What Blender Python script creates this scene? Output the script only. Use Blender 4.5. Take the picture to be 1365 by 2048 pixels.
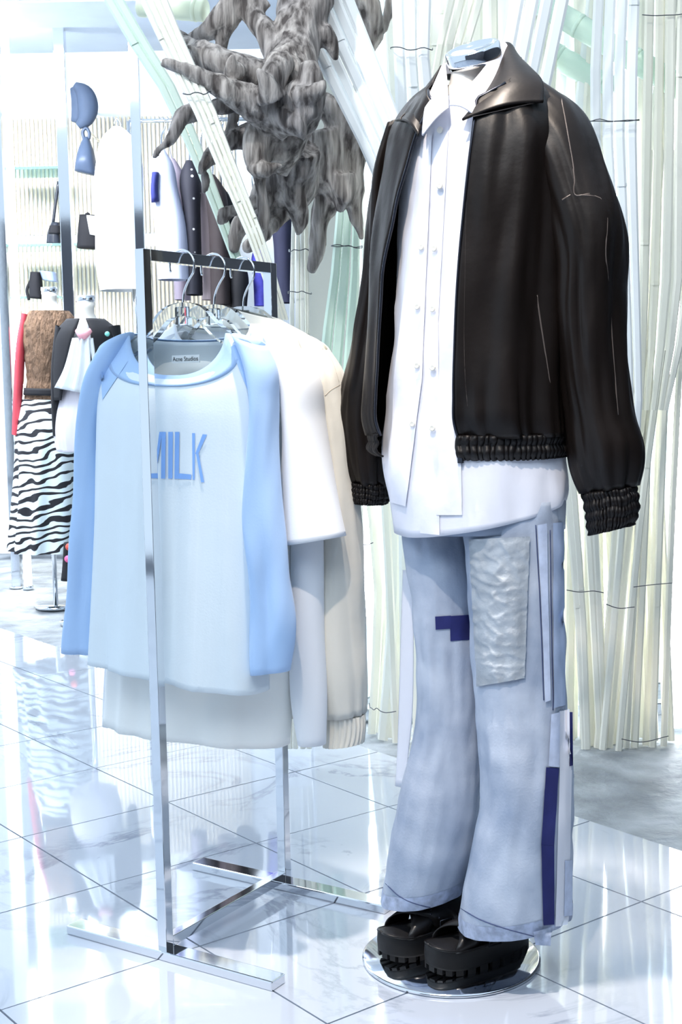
import bpy, bmesh, math, random
import numpy as np
from mathutils import Vector, Matrix, noise
from mathutils.bvhtree import BVHTree

for o in list(bpy.data.objects): bpy.data.objects.remove(o)
SC = bpy.context.scene
COL = SC.collection
V = Vector

# ------------------------------------------------------------------ camera
F, PITCH, ROLL, H = 2649.5, 0.09725, -0.01949, 1.1
_cp, _sp, _cr, _sr = math.cos(PITCH), math.sin(PITCH), math.cos(ROLL), math.sin(ROLL)
FWD = V((0, _cp, -_sp)); _u = V((0, _sp, _cp)); _x = V((1, 0, 0))
RIGHT = _x * _cr + _u * _sr
UP = -_x * _sr + _u * _cr
EYE = V((0, 0, H))
cam = bpy.data.cameras.new('camera'); camo = bpy.data.objects.new('camera', cam); COL.objects.link(camo)
camo.matrix_world = Matrix(((RIGHT.x, UP.x, -FWD.x, EYE.x), (RIGHT.y, UP.y, -FWD.y, EYE.y), (RIGHT.z, UP.z, -FWD.z, EYE.z), (0, 0, 0, 1)))
cam.sensor_fit = 'VERTICAL'; cam.sensor_height = 36; cam.lens = F / 2048 * 36; cam.clip_start = .05
SC.camera = camo

# ------------------------------------------------------------------ light
world = bpy.data.worlds.new('store_light'); SC.world = world; world.use_nodes = True
bg = world.node_tree.nodes['Background']
bg.inputs[0].default_value = (.66, .82, 1.0, 1); bg.inputs[1].default_value = 1.0

def area_light(name, loc, target, size, power, col, sy=None):
    l = bpy.data.lights.new(name, 'AREA'); l.energy = power; l.color = col; l.size = size
    if sy: l.shape = 'RECTANGLE'; l.size_y = sy
    o = bpy.data.objects.new(name, l); COL.objects.link(o); o.location = loc
    o.rotation_euler = (V(target) - V(loc)).to_track_quat('-Z', 'Y').to_euler(); return o

def spot_light(name, loc, target, power, ang, col, size=.04, blend=.25):
    l = bpy.data.lights.new(name, 'SPOT'); l.energy = power; l.color = col
    l.spot_size = math.radians(ang); l.spot_blend = blend; l.shadow_soft_size = size
    o = bpy.data.objects.new(name, l); COL.objects.link(o); o.location = loc
    o.rotation_euler = (V(target) - V(loc)).to_track_quat('-Z', 'Y').to_euler(); return o

spot_light('key_spotlight', (-.12, 2.15, 3.9), (.30, 2.14, .2), 400, 29, (1.0, .87, .76), .05, .45)
spot_light('chest_spotlight', (-.22, .85, 3.3), (.30, 2.42, 1.15), 170, 22, (1.0, .84, .70), .03, .35)
spot_light('bamboo_fill_spot', (.7, 1.6, 3.9), (.75, 3.9, 1.0), 75, 46, (1.0, .97, .92), .1, .6)  # added fill spot, brightens the bamboo beyond its inner lamps
spot_light('driftwood_spotlight', (-1.3, 1.7, 3.4), (-.12, 3.05, 1.95), 130, 34, (.95, .97, 1.0), .06, .5)
area_light('front_fill_light', (-1.0, -.5, 3.6), (-.2, 2.5, .8), 1.6, 42, (.86, .93, 1.0))  # added soft fill from behind the camera, brightens the rack clothes
area_light('back_store_light', (-2.2, 6.2, 3.6), (-1.7, 9.0, 2.5), 1.6, 430, (.90, .95, 1.0))
area_light('aisle_light', (-1.6, 4.6, 3.5), (-1.5, 6.0, .6), 1.4, 50, (.85, .93, 1.0))

vs = SC.view_settings
vs.view_transform = 'Standard'; vs.look = 'None'; vs.gamma = 1; vs.use_curve_mapping = False; vs.exposure = 0.35
SC.cycles.use_denoising = True; SC.cycles.use_adaptive_sampling = True; SC.cycles.adaptive_threshold = .03
SC.cycles.max_bounces = 6; SC.cycles.transparent_max_bounces = 12; SC.cycles.sample_clamp_indirect = 6

# ------------------------------------------------------------------ helpers
def ray(px, py):
    return RIGHT * ((px - 682.5) / F) + UP * (-(py - 1024) / F) + FWD
def at(px, py, Y):
    d = ray(px, py); return EYE + d * (Y / d.y)
def onfloor(px, py, z=0.0):
    d = ray(px, py); return EYE + d * ((z - H) / d.z)
def plane_hit(px, py, P0, n):
    d = ray(px, py); return EYE + d * ((P0 - EYE).dot(n) / d.dot(n))

def lin(c):
    return tuple(((x / 255) / 12.92 if x / 255 <= .04045 else ((x / 255 + .055) / 1.055) ** 2.4) for x in c)

MATS = {}
def mat(name, rgb, rough=.6, metal=0., var=.06, vscale=6, bump=None, bdist=.002, spec=.5, sheen=0., coat=0., stretch=(1, 1, 1), trans=0., ior=1.45, rgb2=None, emit=None, alpha=None):
    """procedural principled material: noise-varied colour, optional bump (scale, strength)"""
    if name in MATS: return MATS[name]
    m = bpy.data.materials.new(name); m.use_nodes = True; nt = m.node_tree; N = nt.nodes; L = nt.links
    b = N['Principled BSDF']
    c = lin(rgb)
    tc = N.new('ShaderNodeTexCoord'); mp = N.new('ShaderNodeMapping'); mp.inputs['Scale'].default_value = stretch
    L.new(tc.outputs['Object'], mp.inputs['Vector'])
    if var or rgb2:
        nz = N.new('ShaderNodeTexNoise'); nz.inputs['Scale'].default_value = vscale; nz.inputs['Detail'].default_value = 5
        L.new(mp.outputs[0], nz.inputs['Vector'])
        r = N.new('ShaderNodeValToRGB')
        c2 = lin(rgb2) if rgb2 else tuple(min(1, x * (1 + var)) for x in c)
        c1 = c if rgb2 else tuple(x * (1 - var) for x in c)
        r.color_ramp.elements[0].color = (*c1, 1); r.color_ramp.elements[1].color = (*c2, 1)
        r.color_ramp.elements[0].position = .32; r.color_ramp.elements[1].position = .68
        L.new(nz.outputs['Fac'], r.inputs[0]); L.new(r.outputs[0], b.inputs['Base Color'])
    else:
        b.inputs['Base Color'].default_value = (*c, 1)
    b.inputs['Roughness'].default_value = rough; b.inputs['Metallic'].default_value = metal
    b.inputs['Specular IOR Level'].default_value = spec; b.inputs['IOR'].default_value = ior
    b.inputs['Sheen Weight'].default_value = sheen; b.inputs['Coat Weight'].default_value = coat
    b.inputs['Transmission Weight'].default_value = trans
    if alpha is not None: b.inputs['Alpha'].default_value = alpha
    if emit:
        b.inputs['Emission Color'].default_value = (*emit[0], 1); b.inputs['Emission Strength'].default_value = emit[1]
    if bump:
        nb = N.new('ShaderNodeTexNoise'); nb.inputs['Scale'].default_value = bump[0]; nb.inputs['Detail'].default_value = 6
        L.new(mp.outputs[0], nb.inputs['Vector'])
        bp = N.new('ShaderNodeBump'); bp.inputs['Strength'].default_value = bump[1]; bp.inputs['Distance'].default_value = bdist
        L.new(nb.outputs['Fac'], bp.inputs['Height']); L.new(bp.outputs[0], b.inputs['Normal'])
    MATS[name] = m; return m

def thing(name, label, cat, loc=(0, 0, 0), group=None):
    o = bpy.data.objects.new(name, None); COL.objects.link(o); o.location = loc; o.empty_display_size = .05
    o['label'] = label; o['category'] = cat
    if group: o['group'] = group
    return o
def tag(o, label, cat, group=None):
    o['label'] = label; o['category'] = cat
    if group: o['group'] = group
    return o

def root_loc(p):      # meshes carry world coordinates; only a thing's empty has an offset
    return p.location.copy() if p.parent is None else V((0, 0, 0))
def link(me, name, m, parent=None, smooth=True, solid=0.):
    o = bpy.data.objects.new(name, me); COL.objects.link(o)
    if m: me.materials.clear(); me.materials.append(m)
    if smooth: me.polygons.foreach_set('use_smooth', [True] * len(me.polygons))
    if parent:
        o.parent = parent
        o.matrix_parent_inverse = Matrix.Translation(-root_loc(parent))
    if solid:
        s = o.modifiers.new('thickness', 'SOLIDIFY'); s.thickness = solid; s.offset = -1
    return o
def obj(name, vf, m, parent=None, smooth=True, solid=0.):
    me = bpy.data.meshes.new(name); me.from_pydata([tuple(v) for v in vf[0]], [], vf[1]); me.update()
    return link(me, name, m, parent, smooth, solid)
def structure(o): o['kind'] = 'structure'; return o

def join(*vfs):
    vs_, fs = [], []
    for v, f in vfs:
        k = len(vs_); vs_ += list(v); fs += [tuple(i + k for i in q) for q in f]
    return vs_, fs

def box(c, ax, ay, az, hx, hy, hz, bevel=0.):
    c = V(c); vs_ = []
    for sx in (-1, 1):
        for sy in (-1, 1):
            for sz in (-1, 1):
                vs_.append(c + V(ax) * (hx * sx) + V(ay) * (hy * sy) + V(az) * (hz * sz))
    fs = [(0, 1, 3, 2), (4, 6, 7, 5), (0, 4, 5, 1), (2, 3, 7, 6), (0, 2, 6, 4), (1, 5, 7, 3)]
    if not bevel: return vs_, fs
    bm = bmesh.new(); bv = [bm.verts.new(v) for v in vs_]
    for f in fs: bm.faces.new([bv[i] for i in f])
    bmesh.ops.bevel(bm, geom=list(bm.edges), offset=bevel, segments=2, affect='EDGES', profile=.6)
    bm.verts.ensure_lookup_table(); bm.verts.index_update()
    out = ([v.co.copy() for v in bm.verts], [tuple(v.index for v in f.verts) for f in bm.faces]); bm.free(); return out
X, Yv, Z = V((1, 0, 0)), V((0, 1, 0)), V((0, 0, 1))

def grid(rows, closed=False, cap0=False, cap1=False):
    nr, nc = len(rows), len(rows[0]); vs_ = [p for r in rows for p in r]; fs = []
    for i in range(nr - 1):
        for j in range(nc if closed else nc - 1):
            k = (j + 1) % nc
            fs.append((i * nc + j, (i + 1) * nc + j, (i + 1) * nc + k, i * nc + k))
    if cap0: fs.append(tuple(range(nc)))
    if cap1: fs.append(tuple(reversed([(nr - 1) * nc + j for j in range(nc)])))
    return vs_, fs

def spline(pts, n):
    """smooth resample of a list of equal-length tuples (cubic Hermite, limited tangents)"""
    a = np.array([list(p) for p in pts], float); k = len(a)
    if k == 2: return [tuple(a[0] + (a[1] - a[0]) * t) for t in np.linspace(0, 1, n)]
    d = np.maximum(np.sqrt((np.diff(a[:, :min(4, a.shape[1])], axis=0) ** 2).sum(1)), 1e-9); t = np.concatenate([[0], np.cumsum(d)])
    sl = np.diff(a, axis=0) / d[:, None]; m = np.zeros_like(a); m[0] = sl[0]; m[-1] = sl[-1]
    for i in range(1, k - 1):
        s = (sl[i - 1] * d[i] + sl[i] * d[i - 1]) / (d[i] + d[i - 1])
        m[i] = s
    out = []
    for x in np.linspace(0, t[-1], n):
        i = min(max(np.searchsorted(t, x) - 1, 0), k - 2); h = d[i]; s = (x - t[i]) / h
        out.append(tuple((2 * s**3 - 3 * s**2 + 1) * a[i] + (s**3 - 2 * s**2 + s) * h * m[i] + (-2 * s**3 + 3 * s**2) * a[i + 1] + (s**3 - s**2) * h * m[i + 1]))
    return out

def tube(pts, rad, n=8, ns=0, caps=True, flat=None):
    """pts list of Vectors, rad number or list"""
    if not hasattr(rad, '__len__'): rad = [rad] * len(pts)
    if ns: 
        q = spline([(*p, r) for p, r in zip(pts, rad)], ns); pts = [V(x[:3]) for x in q]; rad = [max(x[3], 1e-4) for x in q]
    pts = [V(p) for p in pts]
    rows = []; t0 = (pts[1] - pts[0]).normalized(); ref = t0.orthogonal().normalized()
    for i, p in enumerate(pts):
        t = (pts[min(i + 1, len(pts) - 1)] - pts[max(i - 1, 0)]).normalized()
        ref = (ref - t * ref.dot(t)).normalized(); bi = t.cross(ref)
        rows.append([p + (ref * math.cos(2 * math.pi * j / n) + bi * math.sin(2 * math.pi * j / n)) * rad[i] for j in range(n)])
    return grid(rows, True, caps, caps)

def lathe(c, prof, n=32, axis=Z, xa=X):
    c = V(c); ya = axis.cross(xa)
    rows = [[c + axis * z + (xa * math.cos(2 * math.pi * j / n) + ya * math.sin(2 * math.pi * j / n)) * max(r, 1e-5) for j in range(n)] for r, z in prof]
    return grid(rows, True, True, True)

def loft(rows, P0, n, nr=48, nc=48, fit=True, fold=None, arc=None, p=1.0):
    """rings whose outline edges are given as image points on the garment's own centre plane (through P0, normal n away
    from the viewer); T is the half thickness in metres. Returns a grid of points."""
    P0 = V(P0); n = V(n).normalized(); out = []
    k = abs(n.x) / max(abs(n.y), 1e-6)
    for i, r in enumerate(spline(rows, nr)):
        s = i / (nr - 1)
        PL, PR = plane_hit(r[0], r[1], P0, n), plane_hit(r[2], r[3], P0, n)
        m = (PL + PR) / 2; e = (PR - PL) / 2; le = e.length; eu = e / max(le, 1e-6); T = r[4]
        wa = math.sqrt(max(le * le - (k * T) ** 2, (.45 * le) ** 2)) if fit else le
        a0, a1 = arc(s) if arc else (0, 2 * math.pi)
        ring = []
        for j in range(nc):
            ph = a0 + (a1 - a0) * (j / nc if not arc else j / (nc - 1))
            c, q = math.cos(ph), math.sin(ph)
            if p != 1: c = math.copysign(abs(c) ** p, c); q = math.copysign(abs(q) ** p, q)
            P = m + eu * (wa * c) - n * (T * q)
            if fold: P = P + (eu * c - n * q) * fold(ph, s, wa * c, P.z)
            ring.append(P)
        out.append(ring)
    return out

def nz(x, y, z=0.): return noise.noise(V((x, y, z)))

def bvh(*vfs):
    v, f = join(*vfs); return BVHTree.FromPolygons([V(p) for p in v], f)
def hit(b, px, py, off=.002, fallback=None):
    d = ray(px, py).normalized(); h = b.ray_cast(EYE, d)
    if h[0] is None: return fallback
    nn = h[1]; 
    if nn.dot(d) > 0: nn = -nn
    return h[0] + nn * off * .4 - d * off * .6
def decal(b, quad, nx=6, ny=6, off=.002):
    """a patch lying on surface b: quad given tl, tr, br, bl"""
    tl, tr, br, bl = [np.array(q, float) for q in quad]; rows = []; last = None
    for i in range(ny + 1):
        t = i / ny; row = []
        for j in range(nx + 1):
            s = j / nx; q = (tl * (1 - s) + tr * s) * (1 - t) + (bl * (1 - s) + br * s) * t
            h = hit(b, q[0], q[1], off)
            row.append((q, h))
        rows.append(row)
    ds = [(h - EYE).dot(FWD) for r in rows for q, h in r if h is not None]
    if not ds: return None
    dm = sorted(ds)[len(ds) // 2]
    out = [[h if h is not None and abs((h - EYE).dot(FWD) - dm) < .12 else EYE + ray(*q) * dm for q, h in r] for r in rows]
    return grid(out)
def seam(b, pts, r=.0012, off=.001, ns=24, n=5):
    q = spline(pts, ns); P = [hit(b, x[0], x[1], off) for x in q]; P = [p for p in P if p is not None]
    return tube(P, r, n) if len(P) > 1 else None

def text_mesh(s, size):
    cu = bpy.data.curves.new('t', 'FONT'); cu.body = s; cu.size = size; cu.align_x = 'CENTER'; cu.align_y = 'CENTER'
    o = bpy.data.objects.new('t', cu); COL.objects.link(o)
    dg = bpy.context.evaluated_depsgraph_get(); me = o.evaluated_get(dg).to_mesh()
    vf = ([v.co.copy() for v in me.vertices], [tuple(p.vertices) for p in me.polygons])
    bpy.data.objects.remove(o); bpy.data.curves.remove(cu); return vf

# ------------------------------------------------------------------ materials
M_chrome = mat('chrome', (225, 228, 232), .06, 1., var=.01, bump=(3, .05), bdist=.004)
M_cloth_blue = mat('cloth_blue', (172, 203, 240), .85, var=.03, bump=(260, .12), sheen=.2)
M_cloth_pale = mat('cloth_pale_blue', (226, 237, 242), .85, var=.02, bump=(260, .1), sheen=.2)
M_print = mat('print_blue', (134, 178, 238), .8, var=.05, vscale=20)
M_white = mat('cloth_white', (234, 238, 242), .85, var=.02, bump=(240, .1), sheen=.2)
M_ivory = mat('cloth_ivory', (242, 244, 240), .85, var=.02, bump=(240, .1), sheen=.2)
M_beige = mat('cloth_beige', (216, 214, 204), .55, var=.04, bump=(30, .25), bdist=.004, sheen=.3)
M_shirt = mat('cotton_shirt', (232, 234, 244), .75, var=.02, bump=(14, .35), bdist=.006, sheen=.1)
M_button = mat('pearl_button', (236, 232, 220), .2, var=.04, vscale=60, coat=.4)
M_leather = mat('black_leather', (22, 17, 15), .38, var=.2, vscale=9, bump=(26, .22), bdist=.004, spec=.30)
M_leather_rib = mat('black_leather_rib', (20, 17, 17), .42, var=.2, vscale=30, bump=(70, .35), bdist=.003, spec=.3)
M_stitch = mat('leather_piping', (92, 84, 80), .35, var=.1)
M_zip = mat('zip_metal', (60, 62, 70), .25, .9, var=.05)
M_skin = mat('mannequin_cream', (238, 232, 222), .35, var=.02, coat=.2)
M_rubber = mat('black_rubber', (18, 18, 21), .55, var=.15, vscale=40, bump=(90, .15))
M_strap = mat('black_strap_leather', (20, 17, 17), .36, var=.2, vscale=30, bump=(80, .2))
M_navy = mat('navy_cloth', (36, 42, 104), .8, var=.1, vscale=30, bump=(200, .1))
M_silver = mat('silver_foil', (170, 178, 186), .5, .1, var=.12, vscale=18, bump=(34, .9), bdist=.006)
M_hem = mat('hem_denim', (164, 176, 200), .85, var=.25, vscale=60, bump=(160, .3))
M_glass = mat('clear_acrylic', (244, 249, 252), .02, var=0, trans=1., ior=1.47)
M_concrete = mat('bare_concrete', (112, 118, 124), .5, var=0, rgb2=(172, 178, 184), vscale=5.5, bump=(14, .8), bdist=.02)
M_bamboo = mat('pale_bamboo', (234, 232, 216), .5, var=0, rgb2=(244, 243, 232), vscale=5, bump=(40, .12), stretch=(1, 1, .08), bdist=.003)
M_bamboo2 = mat('white_bamboo', (240, 243, 242), .45, var=.04, vscale=5, bump=(40, .1), stretch=(1, 1, .08), bdist=.003)
M_bamboo3 = mat('green_bamboo', (190, 216, 196), .4, var=0, rgb2=(218, 234, 220), vscale=3, bump=(40, .1), stretch=(1, 1, .1), bdist=.003)
M_wire = mat('tie_wire', (84, 88, 92), .4, .8, var=.05)
M_wall = mat('white_wall', (240, 244, 248), .6, var=.015, vscale=1.5)
M_wood = mat('pale_slat_wood', (240, 226, 198), .6, var=.06, vscale=8, stretch=(6, 6, .5))
M_pillar = mat('grey_mirror_tone', (150, 152, 146), .35, var=.05, vscale=2)  # flat grey standing in for what the mirrored pillar reflects
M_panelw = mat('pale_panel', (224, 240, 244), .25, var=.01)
M_black = mat('black_cloth', (24, 24, 30), .8, var=.1, bump=(120, .1))
M_lamp = mat('led_tube', (255, 255, 255), .5, var=0, emit=((.93, .97, 1.0), 12.0))

def denim():
    m = mat('washed_denim', (146, 160, 182), .85, var=0, rgb2=(196, 205, 219), vscale=8, bump=(220, .35), bdist=.0015)
    return m
M_denim = denim()

def marble():
    m = bpy.data.materials.new('polished_marble'); m.use_nodes = True; nt = m.node_tree; N = nt.nodes; L = nt.links; b = N['Principled BSDF']
    g = N.new('ShaderNodeNewGeometry')
    n1 = N.new('ShaderNodeTexNoise'); n1.inputs['Scale'].default_value = 1.7; n1.inputs['Detail'].default_value = 9; n1.inputs['Distortion'].default_value = 1.6; n1.inputs['Roughness'].default_value = .62
    L.new(g.outputs['Position'], n1.inputs['Vector'])
    r = N.new('ShaderNodeValToRGB'); e = r.color_ramp.elements
    w = (*lin((194, 201, 213)), 1); v = (*lin((146, 154, 170)), 1)
    e[0].position = .465; e[0].color = w; e[1].position = .53; e[1].color = w
    k = e.new(.497); k.color = v
    L.new(n1.outputs['Fac'], r.inputs[0])
    n2 = N.new('ShaderNodeTexNoise'); n2.inputs['Scale'].default_value = 1.3; L.new(g.outputs['Position'], n2.inputs['Vector'])
    mx = N.new('ShaderNodeMix'); mx.data_type = 'RGBA'; mx.inputs[6].default_value = w
    rr = N.new('ShaderNodeMapRange'); rr.inputs[1].default_value = .42; rr.inputs[2].default_value = .62; L.new(n2.outputs['Fac'], rr.inputs[0])
    L.new(rr.outputs[0], mx.inputs[0]); L.new(r.outputs[0], mx.inputs[7]); L.new(mx.outputs[2], b.inputs['Base Color'])
    b.inputs['Roughness'].default_value = .05; b.inputs['IOR'].default_value = 1.62; b.inputs['Coat Weight'].default_value = .6; b.inputs['Coat Roughness'].default_value = .02
    n3 = N.new('ShaderNodeTexNoise'); n3.inputs['Scale'].default_value = 3.0; n3.inputs['Detail'].default_value = 1; L.new(g.outputs['Position'], n3.inputs['Vector'])
    bp = N.new('ShaderNodeBump'); bp.inputs['Strength'].default_value = .05; bp.inputs['Distance'].default_value = .008
    L.new(n3.outputs['Fac'], bp.inputs['Height']); L.new(bp.outputs[0], b.inputs['Normal']); L.new(bp.outputs[0], b.inputs['Coat Normal'])
    return m
M_marble = marble()

def zebra():
    m = bpy.data.materials.new('zebra_cloth'); m.use_nodes = True; nt = m.node_tree; N = nt.nodes; L = nt.links; b = N['Principled BSDF']
    tc = N.new('ShaderNodeTexCoord'); mp = N.new('ShaderNodeMapping'); mp.inputs['Rotation'].default_value = (0, math.radians(24), 0); mp.inputs['Scale'].default_value = (2.0, 1.5, 4.0)
    L.new(tc.outputs['Object'], mp.inputs[0])
    w = N.new('ShaderNodeTexWave'); w.bands_direction = 'Z'; w.inputs['Scale'].default_value = 2.1; w.inputs['Distortion'].default_value = 9; w.inputs['Detail'].default_value = 1.5; w.inputs['Detail Scale'].default_value = 1.6
    L.new(mp.outputs[0], w.inputs['Vector'])
    r = N.new('ShaderNodeValToRGB'); e = r.color_ramp.elements; e[0].position = .30; e[0].color = (*lin((26, 26, 34)), 1); e[1].position = .38; e[1].color = (*lin((222, 236, 240)), 1)
    L.new(w.outputs['Fac'], r.inputs[0]); L.new(r.outputs[0], b.inputs['Base Color']); b.inputs['Roughness'].default_value = .8
    return m
M_zebra = zebra()

def dots():
    m = bpy.data.materials.new('polka_dot_cloth'); m.use_nodes = True; nt = m.node_tree; N = nt.nodes; L = nt.links; b = N['Principled BSDF']
    tc = N.new('ShaderNodeTexCoord'); vo = N.new('ShaderNodeTexVoronoi'); vo.inputs['Scale'].default_value = 24; vo.inputs['Randomness'].default_value = .35
    mp = N.new('ShaderNodeMapping'); mp.inputs['Scale'].default_value = (1, .02, 1); L.new(tc.outputs['Object'], mp.inputs[0]); L.new(mp.outputs[0], vo.inputs['Vector'])
    r = N.new('ShaderNodeValToRGB'); e = r.color_ramp.elements; e[0].position = .26; e[0].color = (.9, .92, .95, 1); e[1].position = .32; e[1].color = (*lin((30, 30, 42)), 1)
    L.new(vo.outputs['Distance'], r.inputs[0]); L.new(r.outputs[0], b.inputs['Base Color']); b.inputs['Roughness'].default_value = .8
    return m
M_dots = dots()

def driftwood_mat():
    m = bpy.data.materials.new('weathered_driftwood'); m.use_nodes = True; nt = m.node_tree; N = nt.nodes; L = nt.links; b = N['Principled BSDF']
    tc = N.new('ShaderNodeTexCoord'); mp = N.new('ShaderNodeMapping'); mp.inputs['Scale'].default_value = (1, 1, .12); L.new(tc.outputs['Object'], mp.inputs[0])
    n1 = N.new('ShaderNodeTexNoise'); n1.inputs['Scale'].default_value = 60; n1.inputs['Detail'].default_value = 7; n1.inputs['Distortion'].default_value = .15; L.new(mp.outputs[0], n1.inputs['Vector'])
    n2 = N.new('ShaderNodeTexNoise'); n2.inputs['Scale'].default_value = 4; n2.inputs['Detail'].default_value = 3; L.new(tc.outputs['Object'], n2.inputs['Vector'])
    r = N.new('ShaderNodeValToRGB'); e = r.color_ramp.elements; e[0].position = .36; e[0].color = (*lin((74, 67, 64)), 1); e[1].position = .66; e[1].color = (*lin((190, 183, 177)), 1)
    L.new(n1.outputs['Fac'], r.inputs[0])
    mx = N.new('ShaderNodeMix'); mx.data_type = 'RGBA'; mx.blend_type = 'MULTIPLY'; mx.inputs[0].default_value = .7
    r2 = N.new('ShaderNodeValToRGB'); e = r2.color_ramp.elements; e[0].position = .38; e[0].color = (.50, .50, .53, 1); e[1].position = .62; e[1].color = (1, .97, .92, 1)
    L.new(n2.outputs['Fac'], r2.inputs[0]); L.new(r.outputs[0], mx.inputs[6]); L.new(r2.outputs[0], mx.inputs[7]); L.new(mx.outputs[2], b.inputs['Base Color'])
    b.inputs['Roughness'].default_value = .85
    bp = N.new('ShaderNodeBump'); bp.inputs['Strength'].default_value = .9; bp.inputs['Distance'].default_value = .012; L.new(n1.outputs['Fac'], bp.inputs['Height']); L.new(bp.outputs[0], b.inputs['Normal'])
    return m
M_drift = driftwood_mat()

# ================================================================== THE SETTING
TH = .658; S = .4158
n1 = V((math.cos(TH), math.sin(TH), 0)); n2 = V((-math.sin(TH), math.cos(TH), 0))
OA, OB = 1.9428 * H, 3.1081 * H
EDGE = OA + .7417 * S
M_grout = mat('dark_grout', (70, 76, 88), .7, var=.05)
floor = obj('floor', box(n1 * (EDGE - 3.5) + n2 * 3 + Z * -.03, n1, n2, Z, 3.5, 7, .026), M_grout, smooth=False); structure(floor)
far = []
tile_me = {}
def tile_mesh(w, d):
    k = (round(w, 4), round(d, 4))
    if k not in tile_me:
        me = bpy.data.meshes.new('tile'); v, f = box((0, 0, -.006), n1, n2, Z, w / 2 - .0020, d / 2 - .0020, .006)
        me.from_pydata([tuple(p) for p in v], [], f); me.materials.append(M_marble); tile_me[k] = me
    return tile_me[k]
def visible(P):
    c = P - EYE; z = c.dot(FWD)
    if z < .2: return False
    x = 682.5 + F * c.dot(RIGHT) / z; y = 1024 - F * c.dot(UP) / z
    return -60 < x < 1425 and y < 2110
for i in range(-1, 14):
    for j in range(-16, 12):
        a0, a1 = OA - S * i, OA - S * (i + 1)
        if i == -1: a0 = EDGE
        c = n1 * ((a0 + a1) / 2) + n2 * (OB - S * (j + .5))
        w = abs(a0 - a1)
        cs = [c + n1 * (sx * w / 2) + n2 * (sy * S / 2) for sx in (-1, 0, 1) for sy in (-1, 0, 1)]
        if any(visible(q) for q in cs):
            o = bpy.data.objects.new('tile', tile_mesh(w, S)); COL.objects.link(o); o.location = c + Z * (.0004 * random.Random(i * 50 + j).random()); o.parent = floor
        elif c.y > -2.2:
            far.append(box(c + Z * -.006, n1, n2, Z, w / 2 - .0016, S / 2 - .0016, .006))
o = obj('tile_field', join(*far), M_marble, floor, smooth=False); o['kind'] = 'stuff'

# rough concrete floor beyond the tiles, as an uneven grid
rows = []
for i in range(60):
    t = i / 59; dd = EDGE + .004 + (t ** 2.2) * 9.5
    rows.append([n1 * dd + n2 * (-3 + 17 * j / 119) + Z * (-.006 + (.014 * (nz(dd * 2.2, j * .33) + .5 * nz(dd * 6, j * .9, 3)) * min(1, t * 5))) for j in range(120)])
structure(obj('floor_concrete', grid(rows), M_concrete))

# ceiling over the back of the store, far walls, wall behind the photographer
structure(obj('ceiling', box((-1.0, 9.3, 3.78), X, Yv, Z, 7, 4.2, .04), M_wall, smooth=False))
structure(obj('wall_back', box((0, 10.6, 1.9), X, Yv, Z, 6.5, .05, 1.95), M_wall, smooth=False))
structure(obj('wall_left', box((-4.2, 7.0, 1.9), X, Yv, Z, .05, 3.6, 1.95), M_wall, smooth=False))
M_dark = mat('dark_shop_wall', (92, 92, 98), .7, var=.1, vscale=1.2)
structure(obj('wall_front', box((0, -2.4, 1.6), X, Yv, Z, 4.2, .05, 1.6), M_dark, smooth=False))
structure(obj('wall_right', box((3.2, 2.6, 1.6), X, Yv, Z, .05, 4.8, 1.6), mat('right_wall', (46, 48, 54), .7, var=.05, vscale=1), smooth=False))

# pale bulkhead beam at the top left of the view
structure(obj('trim_1', join(box((-1.6, 7.3, 3.18), X, Yv, Z, 1.6, .5, .17), box((-1.6, 6.78, 3.03), X, Yv, Z, 1.6, .02, .012)), mat('bulkhead', (206, 218, 232), .6, var=.03), smooth=False))

# mirrored pillar behind the driftwood: reflected tones painted as a grey face and pale face
pA, pB, pC = at(612, 700, 4.62), at(723, 700, 4.55), at(812, 700, 4.9)
def wallslab(a, b, z0, z1, th=.03):
    a, b = V((a.x, a.y, 0)), V((b.x, b.y, 0)); ax = (b - a).normalized(); ay = Z.cross(ax)
    return box((a + b) / 2 + ay * th + Z * ((z0 + z1) / 2), ax, ay, Z, (b - a).length / 2, th, (z1 - z0) / 2, .004)
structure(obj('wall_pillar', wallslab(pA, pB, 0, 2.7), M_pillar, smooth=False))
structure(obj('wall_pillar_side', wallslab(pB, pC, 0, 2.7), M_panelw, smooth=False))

# ================================================================== SLATTED BACK WALL WITH SHELVES
slat_wall = structure(obj('wall_slatted', box((-1.0, 8.56, 1.52), X, Yv, Z, 1.25, .02, 1.48), M_wall, smooth=False))
def slat_mesh(hz):
    me = bpy.data.meshes.new('slat'); v, f = box((0, 0, 0), X, Yv, Z, .0062, .008, hz); me.from_pydata([tuple(p) for p in v], [], f); me.materials.append(M_wood); return me
tiers = ((slat_mesh(.36), 2.43), (slat_mesh(.97), 1.02))
x0 = at(4, 600, 8.5).x
for k in range(58):
    for me, zc in tiers:
        o = bpy.data.objects.new('slat', me); COL.objects.link(o); o.location = (x0 + k * .0262, 8.527, zc); o.parent = slat_wall
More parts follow.
